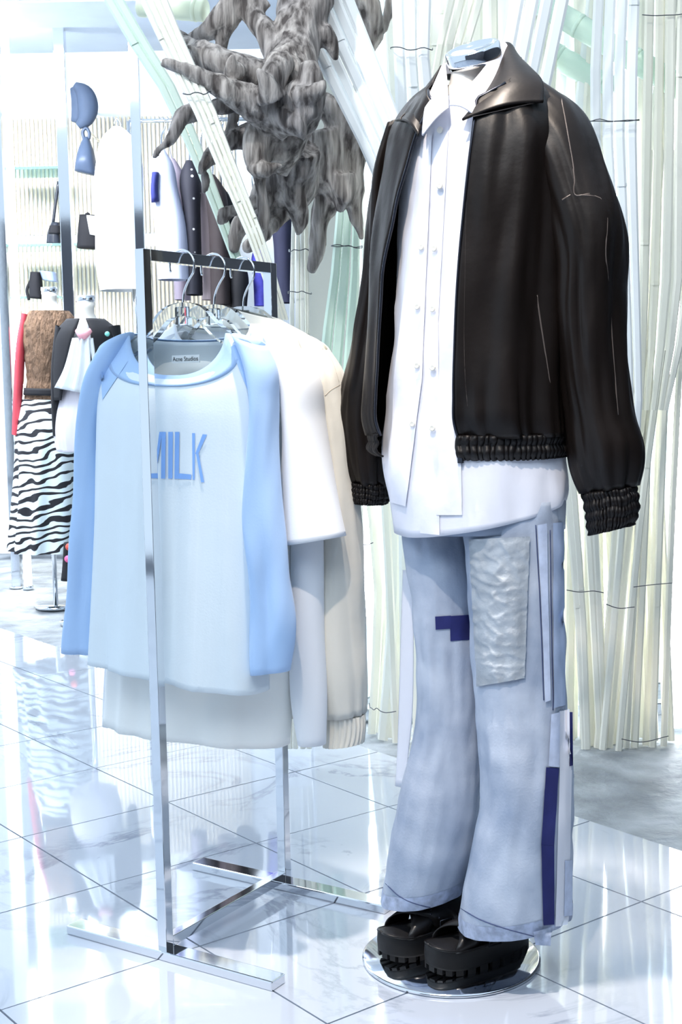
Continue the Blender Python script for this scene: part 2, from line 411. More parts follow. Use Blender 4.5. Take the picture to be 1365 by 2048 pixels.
# chrome shelf posts and glass shelves in front of the slats
def post(px, Y, w, z1, label):
    p = at(px, 700, Y); t = thing('shelf_post', label, 'post', (p.x, Y, 0), 'shelf posts')
    obj('upright', box((p.x, Y, z1 / 2), X, Yv, Z, w / 2, w / 2, z1 / 2, .004), M_chrome, t, smooth=False)
    obj('foot_plate', lathe((p.x, Y, 0), [(w * .9, 0.001), (w * .9, .008), (0, .008)], 16), M_chrome, t)
post(14, 7.3, .05, 3.02, 'chrome shelf post at the far left edge of the view')
post(143, 7.3, .06, 3.02, 'tall chrome shelf post behind the two dressed mannequins')
post(288, 6.9, .05, 2.85, 'chrome shelf post directly behind the corner of the clothes rack')
lp = at(36, 700, 7.25)
t = thing('light_tube', 'white glowing light tube beside the leftmost chrome shelf post', 'light', (lp.x, 7.25, 0))
obj('tube', lathe((lp.x, 7.25, .02), [(.022, 0), (.022, 2.98)], 12), M_lamp, t); obj('end_cap', lathe((lp.x, 7.25, 0), [(.03, 0), (.03, .02)], 12), M_chrome, t)
M_sglass = mat('shelf_glass', (170, 214, 208), .05, var=0, trans=.7, ior=1.3)
for i, (y, lab) in enumerate(((346, 'upper glass shelf on the slatted wall'), (497, 'middle glass shelf holding small black bags'), (599, 'lowest glass shelf just above the smocked top'))):
    a, b = at(10, y, 8.2), at(215 if i == 1 else 128, y, 8.2)
    tag(obj('glass_shelf', box(((a.x + b.x) / 2, 8.2, a.z), X, Yv, Z, (b.x - a.x) / 2, .17, .008, .002), M_sglass, smooth=False), lab, 'shelf')

# bags, hat on the shelves
def handbag(rows, Y, T, m, label, strap=None, flap=None, mc=None):
    c = at((rows[-1][0] + rows[-1][2]) / 2, rows[-1][1], Y)
    t = thing('handbag', label, 'bag', c)
    obj('body', grid(loft(rows, (0, Y, 0), Yv, 14, 24, p=.7), True, True, True), m, t)
    if strap: obj('strap', tube([at(x, y, Y - T * .2) for x, y in strap], .010, 6, 18), m, t)
    if rows[0][1] < 300: q = at(172, 257, Y); obj('peg', tube([q, V((q.x, 8.54, q.z))], .008, 8), M_chrome, t)
    if flap: obj('flap', grid(loft(flap, (0, Y - T * .5, 0), Yv, 8, 20, p=.7), True, True, True), mc or M_chrome, t)
handbag([(168, 275, 178, 275, .03), (158, 300, 186, 300, .06), (152, 330, 192, 330, .08), (150, 342, 194, 352, .05)], 8.0, .08, mat('slate_leather', (74, 88, 112), .4, var=.1), 'soft slate bag hanging from the shelf beside the white dress', [(168, 278), (166, 262), (172, 256), (178, 264), (178, 278)])
handbag([(104, 446, 122, 446, .05), (97, 465, 124, 465, .07), (94, 488, 126, 490, .07)], 8.1, .07, mat('dark_leather', (40, 44, 54), .3, var=.1, coat=.3), 'small dark handbag standing on glass shelf left of the post', [(106, 448), (112, 400), (118, 362), (121, 400), (122, 448)], [(100, 452, 122, 452, .04), (98, 468, 123, 468, .05)], M_black)
handbag([(160, 430, 200, 432, .05), (157, 460, 206, 462, .07), (155, 496, 204, 498, .07)], 8.05, .07, M_black, 'black and white handbag on glass shelf right of the post', [(166, 440), (174, 428), (190, 470), (206, 474)], [(174, 432, 196, 434, .05), (180, 470, 204, 474, .05)], M_white)
handbag([(62, 545, 82, 545, .05), (60, 570, 84, 570, .06), (60, 596, 86, 598, .06)], 8.0, .06, M_black, 'black bag with ribbon straps just above the brown smocked top', [(62, 560), (54, 580), (58, 600)], [(80, 542, 112, 545, .05), (86, 560, 116, 565, .05)], mat('silver_ribbon', (150, 166, 196), .3, .5, var=.2))
hat = thing('hat', 'dark rounded felt hat hung high beside the chrome post', 'hat', at(160, 250, 8.0))
ring = [at(x, y, 8.0) for x, y in ((150, 170), (168, 185), (176, 215), (170, 240), (156, 252))]
obj('peg', tube([at(160, 190, 8.0), V((at(160, 190, 8.0).x, 8.54, at(160, 190, 8.0).z))], .008, 8), M_chrome, hat)
obj('brim', tube(ring, [.02, .05, .06, .045, .02], 12, 20), mat('slate_felt', (78, 92, 116), .7, var=.1), hat)
obj('crown', tube([at(150, 175, 8.05), at(160, 210, 8.05), at(152, 245, 8.05)], [.03, .05, .03], 12, 10), mat('slate_felt', (78, 92, 116), .7), hat)

# garments hanging on the back rail
def hung(rows, Y, m, label, cat='clothes', name='hanging_garment', amp=.012, hookpx=None, sleeves=(), group=None, trims=()):
    c = at((rows[-1][0] + rows[-1][2]) / 2, rows[-1][1], Y)
    t = thing(name, label, cat, c, group)
    obj('body', grid(loft(rows, (0, Y, 0), Yv, 26, 36, fold=lambda ph, s, a, z: amp * s * nz(a * 22, z * 1.2, Y * 7 + rows[0][0])), True, True, False), m, t)
    for sl in sleeves:
        obj('sleeve', grid(loft(sl, (0, Y - .05, 0), Yv, 16, 18, fold=lambda ph, s, a, z: .006 * nz(ph * 2, z * 9, 3)), True), m, t)
    x = (rows[0][0] + rows[0][2]) / 2; q = at(x, rows[0][1] + 4, Y)
    obj('hanger_hook', tube([q, V((q.x, (q.y + 7.6) / 2, q.z + .05)), V((q.x, 7.59, 2.50)), V((q.x + .02, 7.6, 2.565)), V((q.x, 7.6, 2.597)), V((q.x - .018, 7.6, 2.57))], .005, 6, 24), M_chrome, t)
    for tr, tm, nm in trims: obj(nm, grid(loft(tr, (0, Y - .10, 0), Yv, 8, 20), True, True, True), tm, t)
    return t
g = 'clothes on the back rail'
hung([(225, 255, 245, 255, .04), (205, 275, 268, 275, .09), (192, 330, 282, 330, .12), (190, 450, 285, 450, .13), (196, 560, 292, 560, .14), (200, 582, 290, 580, .14)], 7.6, M_white, 'bright white dress hanging left of the middle shelf post', 'dress', 'hanging_dress')
hung([(312, 300, 330, 300, .04), (300, 325, 345, 325, .08), (304, 380, 356, 380, .09), (310, 450, 372, 450, .1), (318, 560, 380, 560, .1)], 7.5, mat('grey_lilac', (186, 192, 216), .8, var=.05, stretch=(30, 1, 1)), 'pale grey lilac blouse hanging behind the rack corner', 'blouse', 'hanging_blouse', trims=(([(304, 345, 318, 345, .03), (302, 380, 316, 380, .04), (303, 405, 318, 402, .03)], M_navy, 'striped_cuff'),))
hung([(340, 318, 350, 318, .03), (334, 340, 364, 340, .06), (338, 400, 374, 400, .07), (345, 470, 378, 470, .07), (350, 600, 384, 600, .07)], 7.8, mat('mauve_cloth', (150, 140, 156), .8, var=.06), 'muted mauve blouse between the lilac blouse and polka dots', 'blouse', 'hanging_blouse')
hung([(372, 322, 386, 322, .03), (362, 345, 398, 345, .07), (366, 420, 402, 420, .08), (372, 500, 404, 500, .08), (372, 590, 406, 590, .08)], 7.55, M_dots, 'black dress with white polka dots on the back rail', 'dress', 'hanging_dress')
hung([(404, 345, 414, 345, .03), (398, 365, 424, 365, .06), (402, 450, 432, 450, .07), (404, 600, 436, 600, .07)], 7.7, mat('blush_cloth', (196, 178, 182), .8, var=.05), 'blush pink top hanging right of the polka dot dress', 'top')
hung([(420, 350, 430, 350, .03), (414, 372, 446, 372, .06), (418, 460, 458, 460, .08), (424, 610, 462, 610, .08)], 7.5, mat('deep_brown', (46, 38, 40), .8, var=.1), 'dark brown coat hanging beside the blush top', 'coat', 'hanging_coat')
hung([(440, 375, 448, 375, .03), (438, 395, 462, 395, .06), (444, 470, 474, 470, .07), (446, 620, 480, 620, .08)], 7.65, M_black, 'black coat hanging right of the dark brown coat', 'coat', 'hanging_coat')
hung([(556, 400, 566, 400, .03), (546, 425, 580, 425, .06), (548, 500, 586, 500, .07), (552, 606, 590, 606, .07)], 7.56, mat('midnight_cloth', (36, 38, 62), .8, var=.1), 'midnight blue coat hanging right of the rack top bar', 'coat', 'hanging_coat')
hung([(512, 490, 520, 490, .02), (504, 510, 530, 510, .05), (506, 560, 532, 560, .05), (508, 612, 534, 612, .05)], 7.62, mat('violet_cloth', (74, 72, 178), .7, var=.3, vscale=14), 'violet blue garment seen under the rack top bar', 'clothes')
hung([(470, 515, 480, 515, .02), (462, 535, 492, 535, .05), (464, 620, 496, 620, .06)], 7.52, M_black, 'black garment seen between the second and third hanger hooks', 'clothes')
a, b = at(296, 300, 7.6), at(470, 352, 7.6)
rail = thing('clothes_rail', 'thin chrome rail carrying the row of back garments', 'rail', (a.x, 7.6, 0))
obj('bar', tube([V((a.x - .1, 7.6, 2.58)), V((at(600, 400, 7.6).x, 7.6, 2.58))], .012, 10), M_chrome, rail)
obj('support', tube([V((at(600, 400, 7.6).x, 7.6, 0)), V((at(600, 400, 7.6).x, 7.6, 2.58))], .014, 10), M_chrome, rail)
obj('support', tube([V((a.x - .1, 7.6, 0)), V((a.x - .1, 7.6, 2.58))], .014, 10), M_chrome, rail)

# two dressed mannequins far behind
def neckcap(c, r, t, tilt=.1, m=None):
    return obj('neck_cap', lathe(c, [(r, 0), (r * 1.05, .02), (r * 1.02, .034), (0, .036)], 24, axis=V((0, -tilt, 1)).normalized(), xa=X), M_chrome, t)
Y1 = 6.6
m1 = thing('mannequin', 'far mannequin wearing the brown smocked top and zebra skirt', 'mannequin', V((at(112, 1210, Y1).x, Y1, 0)))
obj('bust', grid(loft([(84, 588, 114, 588, .05), (84, 605, 114, 605, .05), (78, 620, 124, 620, .06), (62, 640, 136, 640, .07), (60, 700, 136, 700, .08)], (0, Y1, 0), Yv, 20, 24), True, True, True), M_skin, m1)
neckcap(at(99, 588, Y1), .038, m1)
px = at(112, 1210, Y1).x
obj('pole', lathe((px, Y1, .012), [(.012, 0), (.012, .95)], 12), M_chrome, m1); obj('base_plate', lathe((px, Y1, 0), [(.10 + .0, .001), (.105, .012), (.0, .014)], 40), M_chrome, m1)
M_brown = mat('brown_smocking', (118, 92, 72), .8, var=.3, vscale=14, bump=(24, 1.0), bdist=.02, stretch=(3, 3, 1))
top1 = thing('smocked_top', 'brown smocked top with red sleeve on far mannequin', 'top', at(98, 800, Y1))
obj('body', grid(loft([(58, 622, 140, 622, .085), (48, 640, 150, 640, .1), (48, 700, 148, 700, .11), (54, 770, 142, 770, .10), (46, 808, 148, 808, .11)], (0, Y1, 0), Yv, 30, 40, fold=lambda ph, s, a, z: .006 * nz(a * 40, z * 30)), True), M_brown, top1)
M_red = mat('red_sleeve', (206, 74, 86), .7, var=.1)
obj('sleeve', grid(loft([(44, 626, 60, 630, .04), (34, 680, 52, 684, .04), (28, 770, 46, 772, .038), (24, 868, 40, 872, .03)], (0, Y1 - .02, 0), Yv, 18, 18), True), M_red, top1)
belt = tag(obj('belt', grid(loft([(50, 776, 146, 778, .112), (49, 790, 147, 792, .114)], (0, Y1, 0), Yv, 4, 40), True), M_black, solid=.004), 'narrow black studded belt on the brown smocked top', 'belt')
tag(obj('skirt', grid(loft([(46, 798, 146, 800, .11), (36, 850, 156, 850, .14), (32, 950, 160, 950, .16), (26, 1050, 162, 1050, .18), (22, 1100, 164, 1100, .19)], (0, Y1, 0), Yv, 40, 80, fold=lambda ph, s, a, z: .018 * s * math.sin(ph * 9 + 2 * nz(ph, z * 2))), True), M_zebra), 'long zebra striped skirt on far mannequin', 'skirt')
Y2 = 6.15
m2 = thing('mannequin', 'far mannequin wearing the black cropped cardigan', 'mannequin', V((at(180, 1230, Y2).x, Y2, 0)))
obj('bust', grid(loft([(152, 606, 190, 606, .05), (154, 625, 188, 625, .05), (140, 650, 204, 650, .06), (126, 680, 222, 680, .07), (128, 800, 218, 800, .08)], (0, Y2, 0), Yv, 20, 24), True, True, True), M_skin, m2)
neckcap(at(171, 606, Y2), .042, m2)
px = at(180, 1230, Y2).x
obj('pole', lathe((px, Y2, .012), [(.012, 0), (.012, .95)], 12), M_chrome, m2); obj('base_plate', lathe((px, Y2, 0), [(.14, .001), (.14, .012), (.0, .014)], 40), M_chrome, m2)
bl = thing('blouse', 'white frilled blouse under the black cardigan', 'blouse', at(160, 780, Y2))
obj('body', grid(loft([(146, 650, 200, 650, .075), (132, 690, 205, 690, .1), (128, 750, 205, 750, .1), (118, 776, 208, 780, .115)], (0, Y2, 0), Yv, 24, 40, fold=lambda ph, s, a, z: .012 * nz(a * 30, z * 8)), True), M_white, bl)
obj('bow', tube([at(154, 660, Y2 - .15), at(166, 670, Y2 - .16), at(182, 660, Y2 - .15)], [.012, .02, .01], 10, 12), mat('pink_bow', (240, 170, 180), .6, var=.1), bl)
obj('frill', grid(loft([(150, 676, 182, 676, .02), (132, 740, 190, 740, .03), (114, 776, 190, 790, .03)], (0, Y2 - .14, 0), Yv, 14, 40, fold=lambda ph, s, a, z: .012 * math.sin(ph * 9)), True, True, True), M_white, bl)
tag(obj('skirt', grid(loft([(124, 778, 205, 780, .1), (112, 830, 212, 830, .13), (110, 870, 212, 870, .13), (116, 902, 208, 902, .12)], (0, Y2, 0), Yv, 24, 72, fold=lambda ph, s, a, z: .004 * math.sin(ph * 30)), True, False, True), mat('knit_white', (236, 230, 238), .9, var=.03)), 'short white pleated skirt below the frilled blouse', 'skirt')
cg = thing('cardigan', 'black cropped cardigan on the far mannequin, open in front', 'cardigan', at(175, 800, Y2))
obj('body', grid(loft([(136, 640, 208, 640, .10), (116, 664, 236, 664, .13), (108, 720, 242, 720, .15), (108, 800, 242, 800, .145)], (0, Y2, 0), Yv, 24, 48, arc=lambda s: (math.pi / 2 + .12 + .55 * s, 2 * math.pi + math.pi / 2 - .22 - .1 * s)), False), M_black, cg, solid=.006)
obj('sleeve', grid(loft([(112, 650, 134, 660, .05), (104, 720, 126, 724, .05), (103, 800, 124, 800, .045), (106, 872, 122, 872, .035)], (0, Y2 - .03, 0), Yv, 18, 18), True), M_black, cg)
obj('sleeve', grid(loft([(216, 655, 240, 650, .05), (224, 720, 248, 716, .05), (226, 800, 250, 800, .045), (228, 872, 246, 872, .035)], (0, Y2 - .03, 0), Yv, 18, 18), True), M_black, cg)
for x, y in ((215, 668), (205, 695)): obj('brooch' if y < 680 else 'button', lathe(at(x, y, Y2 - .155), [(.0, 0), (.012, .004), (.009, .01)], 10, axis=-Yv), M_button if y > 680 else mat('mint_brooch', (130, 214, 200), .3), cg)
bt = thing('boot', 'dark boot with pink and orange patches behind the blue sleeve', 'boot', at(138, 1160, 6.4))
obj('shaft', grid(loft([(128, 1085, 150, 1085, .04), (126, 1120, 148, 1120, .04), (124, 1145, 152, 1145, .05), (122, 1160, 156, 1160, .05)], (0, 6.4, 0), Yv, 14, 18), True, True, True), M_black, bt)
for x, y, c, nm in ((138, 1094, (226, 96, 80), 'orange_patch'), (136, 1118, (240, 110, 160), 'pink_patch')):
    obj(nm, lathe(at(x, y, 6.35), [(.018, 0), (.014, .006), (0, .008)], 12, axis=-Yv), mat(nm, c, .6), bt)

# ================================================================== BAMBOO
RB = random.Random(7)
strip_count = 0
def strip(pts, widths, m, parent, th=.004, yaw=0., nodes=(), name='bamboo_strip'):
    """split bamboo slat through 3D points; gently arched section, raised nodes"""
    pts = [V(p) for p in pts]
    q = spline([(*p, w) for p, w in zip(pts, widths)], max(6, len(pts) * 2))
    rows = []
    L = len(q)
    for i, x in enumerate(q):
        p = V(x[:3]); t = (V(q[min(i + 1, L - 1)][:3]) - V(q[max(i - 1, 0)][:3])).normalized()
        back = V((math.sin(yaw), math.cos(yaw), 0)); side = t.cross(back).normalized()
        if side.x < 0: side = -side
        nn = side.cross(t).normalized()
        if nn.y > 0: nn = -nn
        rows.append((p, side, nn, x[3]))
    ring = []
    for p, s, nn, w in rows:
        ring.append([p - s * (w / 2), p - s * (w * .28) + nn * th * 1.1, p + s * (w * .28) + nn * th * 1.1, p + s * (w / 2), p - nn * th * .6])
    v = grid(ring, True, True, True)
    parts = [v]
    for f in nodes:
        i = min(L - 2, max(0, int(f * (L - 1)))); fr = f * (L - 1) - i
        p = rows[i][0].lerp(rows[i + 1][0], fr); s = rows[i][1]; nn = rows[i][2]; w = rows[i][3]; t = (rows[i + 1][0] - rows[i][0]).normalized()
        rr = [[p + t * dz + (-s * (w * .52) if k == 0 else -s * w * .28 + nn * (th * 1.1 + .0025) if k == 1 else s * w * .28 + nn * (th * 1.1 + .0025) if k == 2 else s * (w * .52)) for k in range(4)] for dz in (-.004, .004)]
        parts.append(grid(rr))
    return obj(name, join(*parts), m, parent, smooth=False)

def bundle(label, specs, m, Y, wire_y=(), n=4, jitter=3, dY=.01, nodes=True, seed=1, bow=0., name='bamboo_bundle', th=.004):
    """specs: list of (py, x_left, x_right, Y) rows from top to bottom; n strips share the width"""
    rnd = random.Random(seed)
    c = at((specs[-1][1] + specs[-1][2]) / 2, specs[-1][0], specs[-1][3])
    t = thing(name, label, 'bamboo', c)
    for i in range(n):
        pts, ws = [], []
        dy = rnd.uniform(-dY, dY)
        for (py, xl, xr, yy) in specs:
            step = (xr - xl) / n; x = xl + step * (i + .5) + rnd.uniform(-jitter, jitter) * .4
            pts.append(at(x, py, yy + dy)); ws.append(step * .87 * yy / F)
        strip(pts, ws, m, t, th=th, yaw=rnd.uniform(-.25, .25), nodes=[rnd.uniform(.15, .85)] if nodes else ())
    for wy in wire_y:
        for (a, b) in zip(specs, specs[1:]):
            if a[0] <= wy <= b[0]:
                f = (wy - a[0]) / (b[0] - a[0]); xl, xr, yy = [a[k] + (b[k] - a[k]) * f for k in (1, 2, 3)]
                P = [at(xl - 3, wy + rnd.uniform(-3, 3), yy + .01)] + [at(xl + (xr - xl) * k / 5, wy + rnd.uniform(-3, 4), yy - dY - .012) for k in range(6)] + [at(xr + 3, wy, yy + .01)]
                obj('tie_wire', tube(P, .0013, 5, 20), M_wire, t)
    return t

# the big trunk of bamboo strips behind the dressed mannequin
trunk = thing('bamboo_column', 'large column of pale bamboo strips rising behind the leather jacket', 'bamboo', (.55, 4.05, 0))
TC = V((.56, 4.08, 0)); RX, RY = .47, .20
def trunk_base(f):   # f 0..1 left to right along the front arc
    a = math.pi * (1 - f); return TC + V((RX * math.cos(a), -RY * math.sin(a), 0))
N1 = 40
for i in range(N1):
    f = (i + .5) / N1 * .80
    b = trunk_base(f); lay = (i % 3) * .035
    b = V((b.x + RB.uniform(-.02, .02), b.y + lay, .0))
    lean = (f - .42) * .75 + RB.uniform(-.25, .25) * (1 if i % 2 else .45)
    topz = 2.9 if f > .17 else 1.12
    tp = V((TC.x + (f - .5) * 2 * RX * 1.05 + lean * .8, b.y - .12 + RB.uniform(-.05, .05), topz))
    if f <= .17: tp = V((b.x + RB.uniform(-.05, .09), b.y, topz))
    md = b.lerp(tp, .4) + V((-lean * .12, .04, 0))
    w = RB.uniform(.026, .040)
    strip([b, md, tp], [w * .9, w, w * 1.05], M_bamboo if RB.random() < .8 else M_bamboo2, trunk, th=.005, yaw=RB.uniform(-.5, .5), nodes=[RB.uniform(.1, .5), RB.uniform(.55, .95)])
def fan(n, rows, seed, jit=5, wf=.86):
    rnd = random.Random(seed)
    for i in range(n):
        pts, ws = [], []; dy = rnd.uniform(-.03, .03); jx = rnd.uniform(-jit, jit)
        for k, (py, xl, xr, Yq) in enumerate(rows):
            st = (xr - xl) / n; x = xl + st * (i + .5) + jx + rnd.uniform(-jit, jit) * .4
            p = at(x, py, Yq + dy)
            if k == len(rows) - 1: p.z = .0
            pts.append(p); ws.append(max(abs(st) * wf, 15) * Yq / F)
        strip(pts, ws, M_bamboo, trunk, th=.005, yaw=rnd.uniform(-.4, .4), nodes=[rnd.uniform(.2, .8)])
fan(4, [(600, 1090, 1165, 3.85), (950, 1122, 1196, 3.86), (1230, 1146, 1208, 3.87), (1500, 1160, 1218, 3.88)], 1)
fan(4, [(700, 1262, 1330, 3.80), (1000, 1226, 1290, 3.82), (1230, 1206, 1268, 3.83), (1500, 1182, 1244, 3.84)], 2)
fan(5, [(300, 1290, 1395, 3.84), (700, 1278, 1366, 3.86), (1000, 1270, 1350, 3.87), (1490, 1246, 1336, 3.88)], 3)
fan(3, [(900, 1290, 1330, 3.95), (1490, 1310, 1352, 3.95)], 4)
fan(3, [(700, 1180, 1230, 3.97), (1490, 1226, 1262, 3.97)], 5, 10)
fan(2, [(900, 1150, 1180, 3.97), (1490, 1140, 1172, 3.97)], 6, 4)
def wire(pts, Yq):
    obj('tie_wire', tube([at(x, y, Yq) for x, y in pts], .0014, 5, 24), M_wire, trunk)
wire([(1134, 1180), (1160, 1184), (1190, 1182), (1210, 1186)], 3.80); wire([(1212, 1208), (1236, 1216), (1270, 1214)], 3.77); wire([(1268, 1174), (1300, 1170), (1345, 1166)], 3.80); wire([(1244, 1478), (1280, 1484), (1338, 1472)], 3.82)
for zc, f0, f1 in ((.10, .0, .18), (.62, .0, .16)):
    P = []
    for k in range(9):
        f = f0 + (f1 - f0) * k / 8; q = trunk_base(f); P.append(V((q.x + (f - .45) * .3 * zc, q.y - .03 - zc * .03, zc + RB.uniform(-.006, .006))))
    obj('tie_wire', tube(P, .0014, 5, 24), M_wire, trunk)
core = thing('light_column', 'white glowing lamp tubes inside the bamboo column', 'light', (TC.x, TC.y + .12, 0))
for px, z0, z1, r in ((738, .35, 1.15, .018), (790, .02, .9, .014), (1000, .05, 2.3, .02), (1075, 1.1, 2.4, .02), (1218, .25, 1.05, .034), (1290, .05, 2.3, .012), (1240, 1.1, 2.4, .02)):
    p = at(px, 1000, 4.22); obj('lamp_tube', lathe((p.x, 4.22, z0), [(r, 0), (r, z1 - z0)], 10), M_lamp, core)
p = at(1354, 1000, 3.98); obj('lamp_tube', lathe((p.x, 3.98, .03), [(.022, 0), (.022, 2.3)], 10), M_lamp, core)
obj('mount', box((TC.x, 4.27, .02), X, Yv, Z, .5, .03, .02, .004), M_chrome, core, smooth=False)
# wall behind the trunk so that gaps look pale
structure(obj('wall_column', box((.72, 4.75, 1.35), X, Yv, Z, .62, .05, 1.35), M_panelw, smooth=False))

bundle('flat bundle of four white strips standing upright above the jacket sleeve', [(-420, 1204, 1296, 3.5), (-60, 1190, 1284, 3.5), (240, 1180, 1276, 3.5), (560, 1205, 1282, 3.55), (900, 1218, 1282, 3.62), (1030, 1212, 1262, 3.70)], M_bamboo2, 3.5, (240,), 4, seed=2)
bundle('slanting bundle of white strips just right of the chrome neck cap', [(-420, 1100, 1226, 3.35), (-60, 1032, 1152, 3.35), (80, 1006, 1122, 3.35), (260, 975, 1085, 3.4), (700, 930, 1010, 3.6), (1500, 900, 970, 3.9)], M_bamboo2, 3.35, (), 4, seed=3)
bundle('wide diagonal bundle of white strips running down to the jacket shoulder', [(-420, 360, 530, 3.3), (-50, 548, 690, 3.25), (150, 648, 770, 3.22), (330, 738, 838, 3.2), (480, 800, 890, 3.2), (760, 880, 960, 3.3), (1300, 960, 1030, 3.7)], M_bamboo2, 3.25, (), 5, jitter=2, seed=4)
bundle('upright pair of pale strips left of the chrome neck cap', [(-420, 770, 860, 3.3), (-50, 780, 866, 3.3), (120, 786, 862, 3.3), (300, 792, 880, 3.35), (700, 830, 910, 3.5), (1300, 860, 930, 3.8)], M_bamboo2, 3.3, (96,), 3, seed=5)
bundle('narrow pale strips crossing behind the shirt collar', [(-420, 1000, 1090, 3.45), (-50, 905, 985, 3.45), (60, 880, 950, 3.45), (220, 850, 915, 3.5), (600, 840, 900, 3.65), (1300, 850, 905, 3.85)], M_bamboo, 3.45, (), 4, seed=6)
bundle('thin diagonal bundle of pale strips crossing the driftwood to the rack', [(-420, 90, 160, 3.02), (-50, 256, 316, 2.98), (120, 336, 386, 2.96), (190, 372, 420, 2.95), (330, 432, 474, 2.93), (520, 512, 544, 2.9), (640, 552, 578, 2.9)], M_bamboo, 2.95, (186,), 4, jitter=1, dY=.006, seed=8)
bundle('greenish diagonal strip pair left of the driftwood', [(-420, -20, 30, 3.3), (-50, 182, 222, 3.3), (60, 240, 282, 3.3), (170, 314, 350, 3.3), (330, 388, 418, 3.3), (520, 462, 486, 3.3)], M_bamboo3, 3.3, (), 2, jitter=1, seed=9)
bundle('upright bundle of ivory strips left of the grey pillar', [(150, 588, 620, 3.6), (360, 586, 616, 3.6), (560, 580, 620, 3.6), (800, 578, 624, 3.62), (1497, 572, 626, 3.72)], M_bamboo, 3.6, (500, 585), 4, jitter=3, seed=10)
bundle('green bamboo fan mirrored in the pillar, built as solid strips', [(330, 676, 718, 3.75), (492, 666, 722, 3.72), (700, 640, 712, 3.7), (900, 622, 700, 3.7), (1300, 600, 680, 3.75)], M_bamboo3, 3.7, (492,), 3, jitter=2, seed=11, th=.010)  # bamboo reflection of the mirrored pillar, modelled as solid strips
bundle('upright ivory strips at the right edge of the view', [(-420, 1300, 1410, 3.6), (-60, 1290, 1400, 3.6), (335, 1284, 1392, 3.62), (600, 1280, 1384, 3.66), (820, 1276, 1340, 3.7)], M_bamboo, 3.62, (30, ), 5, jitter=4, seed=12)

def pole(p0, p1, r, m, label, knots=3):
    t = thing('bamboo_pole', label, 'bamboo', p0)
    n = 24; pts = [p0.lerp(p1, k / n) for k in range(n + 1)]; rad = [r * (1 + .012 * math.sin(k * 1.7)) for k in range(n + 1)]
    obj('culm', tube(pts, rad, 18), m, t)
    d = (p1 - p0).normalized()
    for k in range(knots):
        q = p0.lerp(p1, (k + .7) / knots); obj('node_ring', tube([q - d * .006, q, q + d * .006], [r * 1.01, r * 1.06, r * 1.01], 18), m, t)
pole(at(1080, 5, 3.75), at(1420, 210, 3.62), .032, M_bamboo3, 'thick green bamboo pole slanting across the upper right')
pole(at(1060, 80, 3.9), at(1230, 180, 3.85), .034, mat('mint_bamboo', (208, 230, 216), .4, var=.03), 'second paler pole under the thick green bamboo pole', 2)
pole(at(280, 12, 3.5), at(412, 22, 3.45), .027, mat('cream_bamboo', (226, 232, 204), .45, var=.05, vscale=3), 'short cream bamboo pole lying level at the top by the driftwood', 2)

# ================================================================== DRIFTWOOD
def branch_mesh(branches, voxel, seed):
    parts = []
    for br in branches:
        P = [at(x, y, Y) for x, y, Y, r in br]; R = [r * Y / F for x, y, Y, r in br]
        parts.append(tube(P, R, 14, max(8, len(br) * 5)))
    v, f = join(*parts)
    me = bpy.data.meshes.new('wood_tmp'); me.from_pydata([tuple(p) for p in v], [], f); me.update()
    bm = bmesh.new(); bm.from_mesh(me); bmesh.ops.recalc_face_normals(bm, faces=bm.faces); bm.to_mesh(me); bm.free()
    o = bpy.data.objects.new('wood_tmp', me); COL.objects.link(o)
    r = o.modifiers.new('r', 'REMESH'); r.mode = 'VOXEL'; r.voxel_size = voxel
    s = o.modifiers.new('s', 'SMOOTH'); s.iterations = 3; s.factor = .5
    ev = o.evaluated_get(bpy.context.evaluated_depsgraph_get()); out = bpy.data.meshes.new_from_object(ev)
    bpy.data.objects.remove(o)
    cn = [(v.co.copy(), v.normal.copy()) for v in out.vertices]; flat = []
    for p, nm_ in cn:
        q = V((p.x * 9, p.y * 9, p.z * 5 + seed))
        rid = 1 - abs(noise.noise(q * 1.6)); rid2 = 1 - abs(noise.noise(V((p.x * 38, p.y * 38, p.z * 11 + seed))))
        rid3 = 1 - abs(noise.noise(V((p.x * 24 + p.z * 9, p.y * 24, p.z * 7 + seed * 2))))
        d = (noise.noise(q) * .009 + (rid - .75) * .012 + (rid2 - .75) * .005 + (rid3 - .8) * .007)
        flat.extend(p + nm_ * d)
    out.vertices.foreach_set('co', flat)
    out.update(); return out
D0 = 3.15
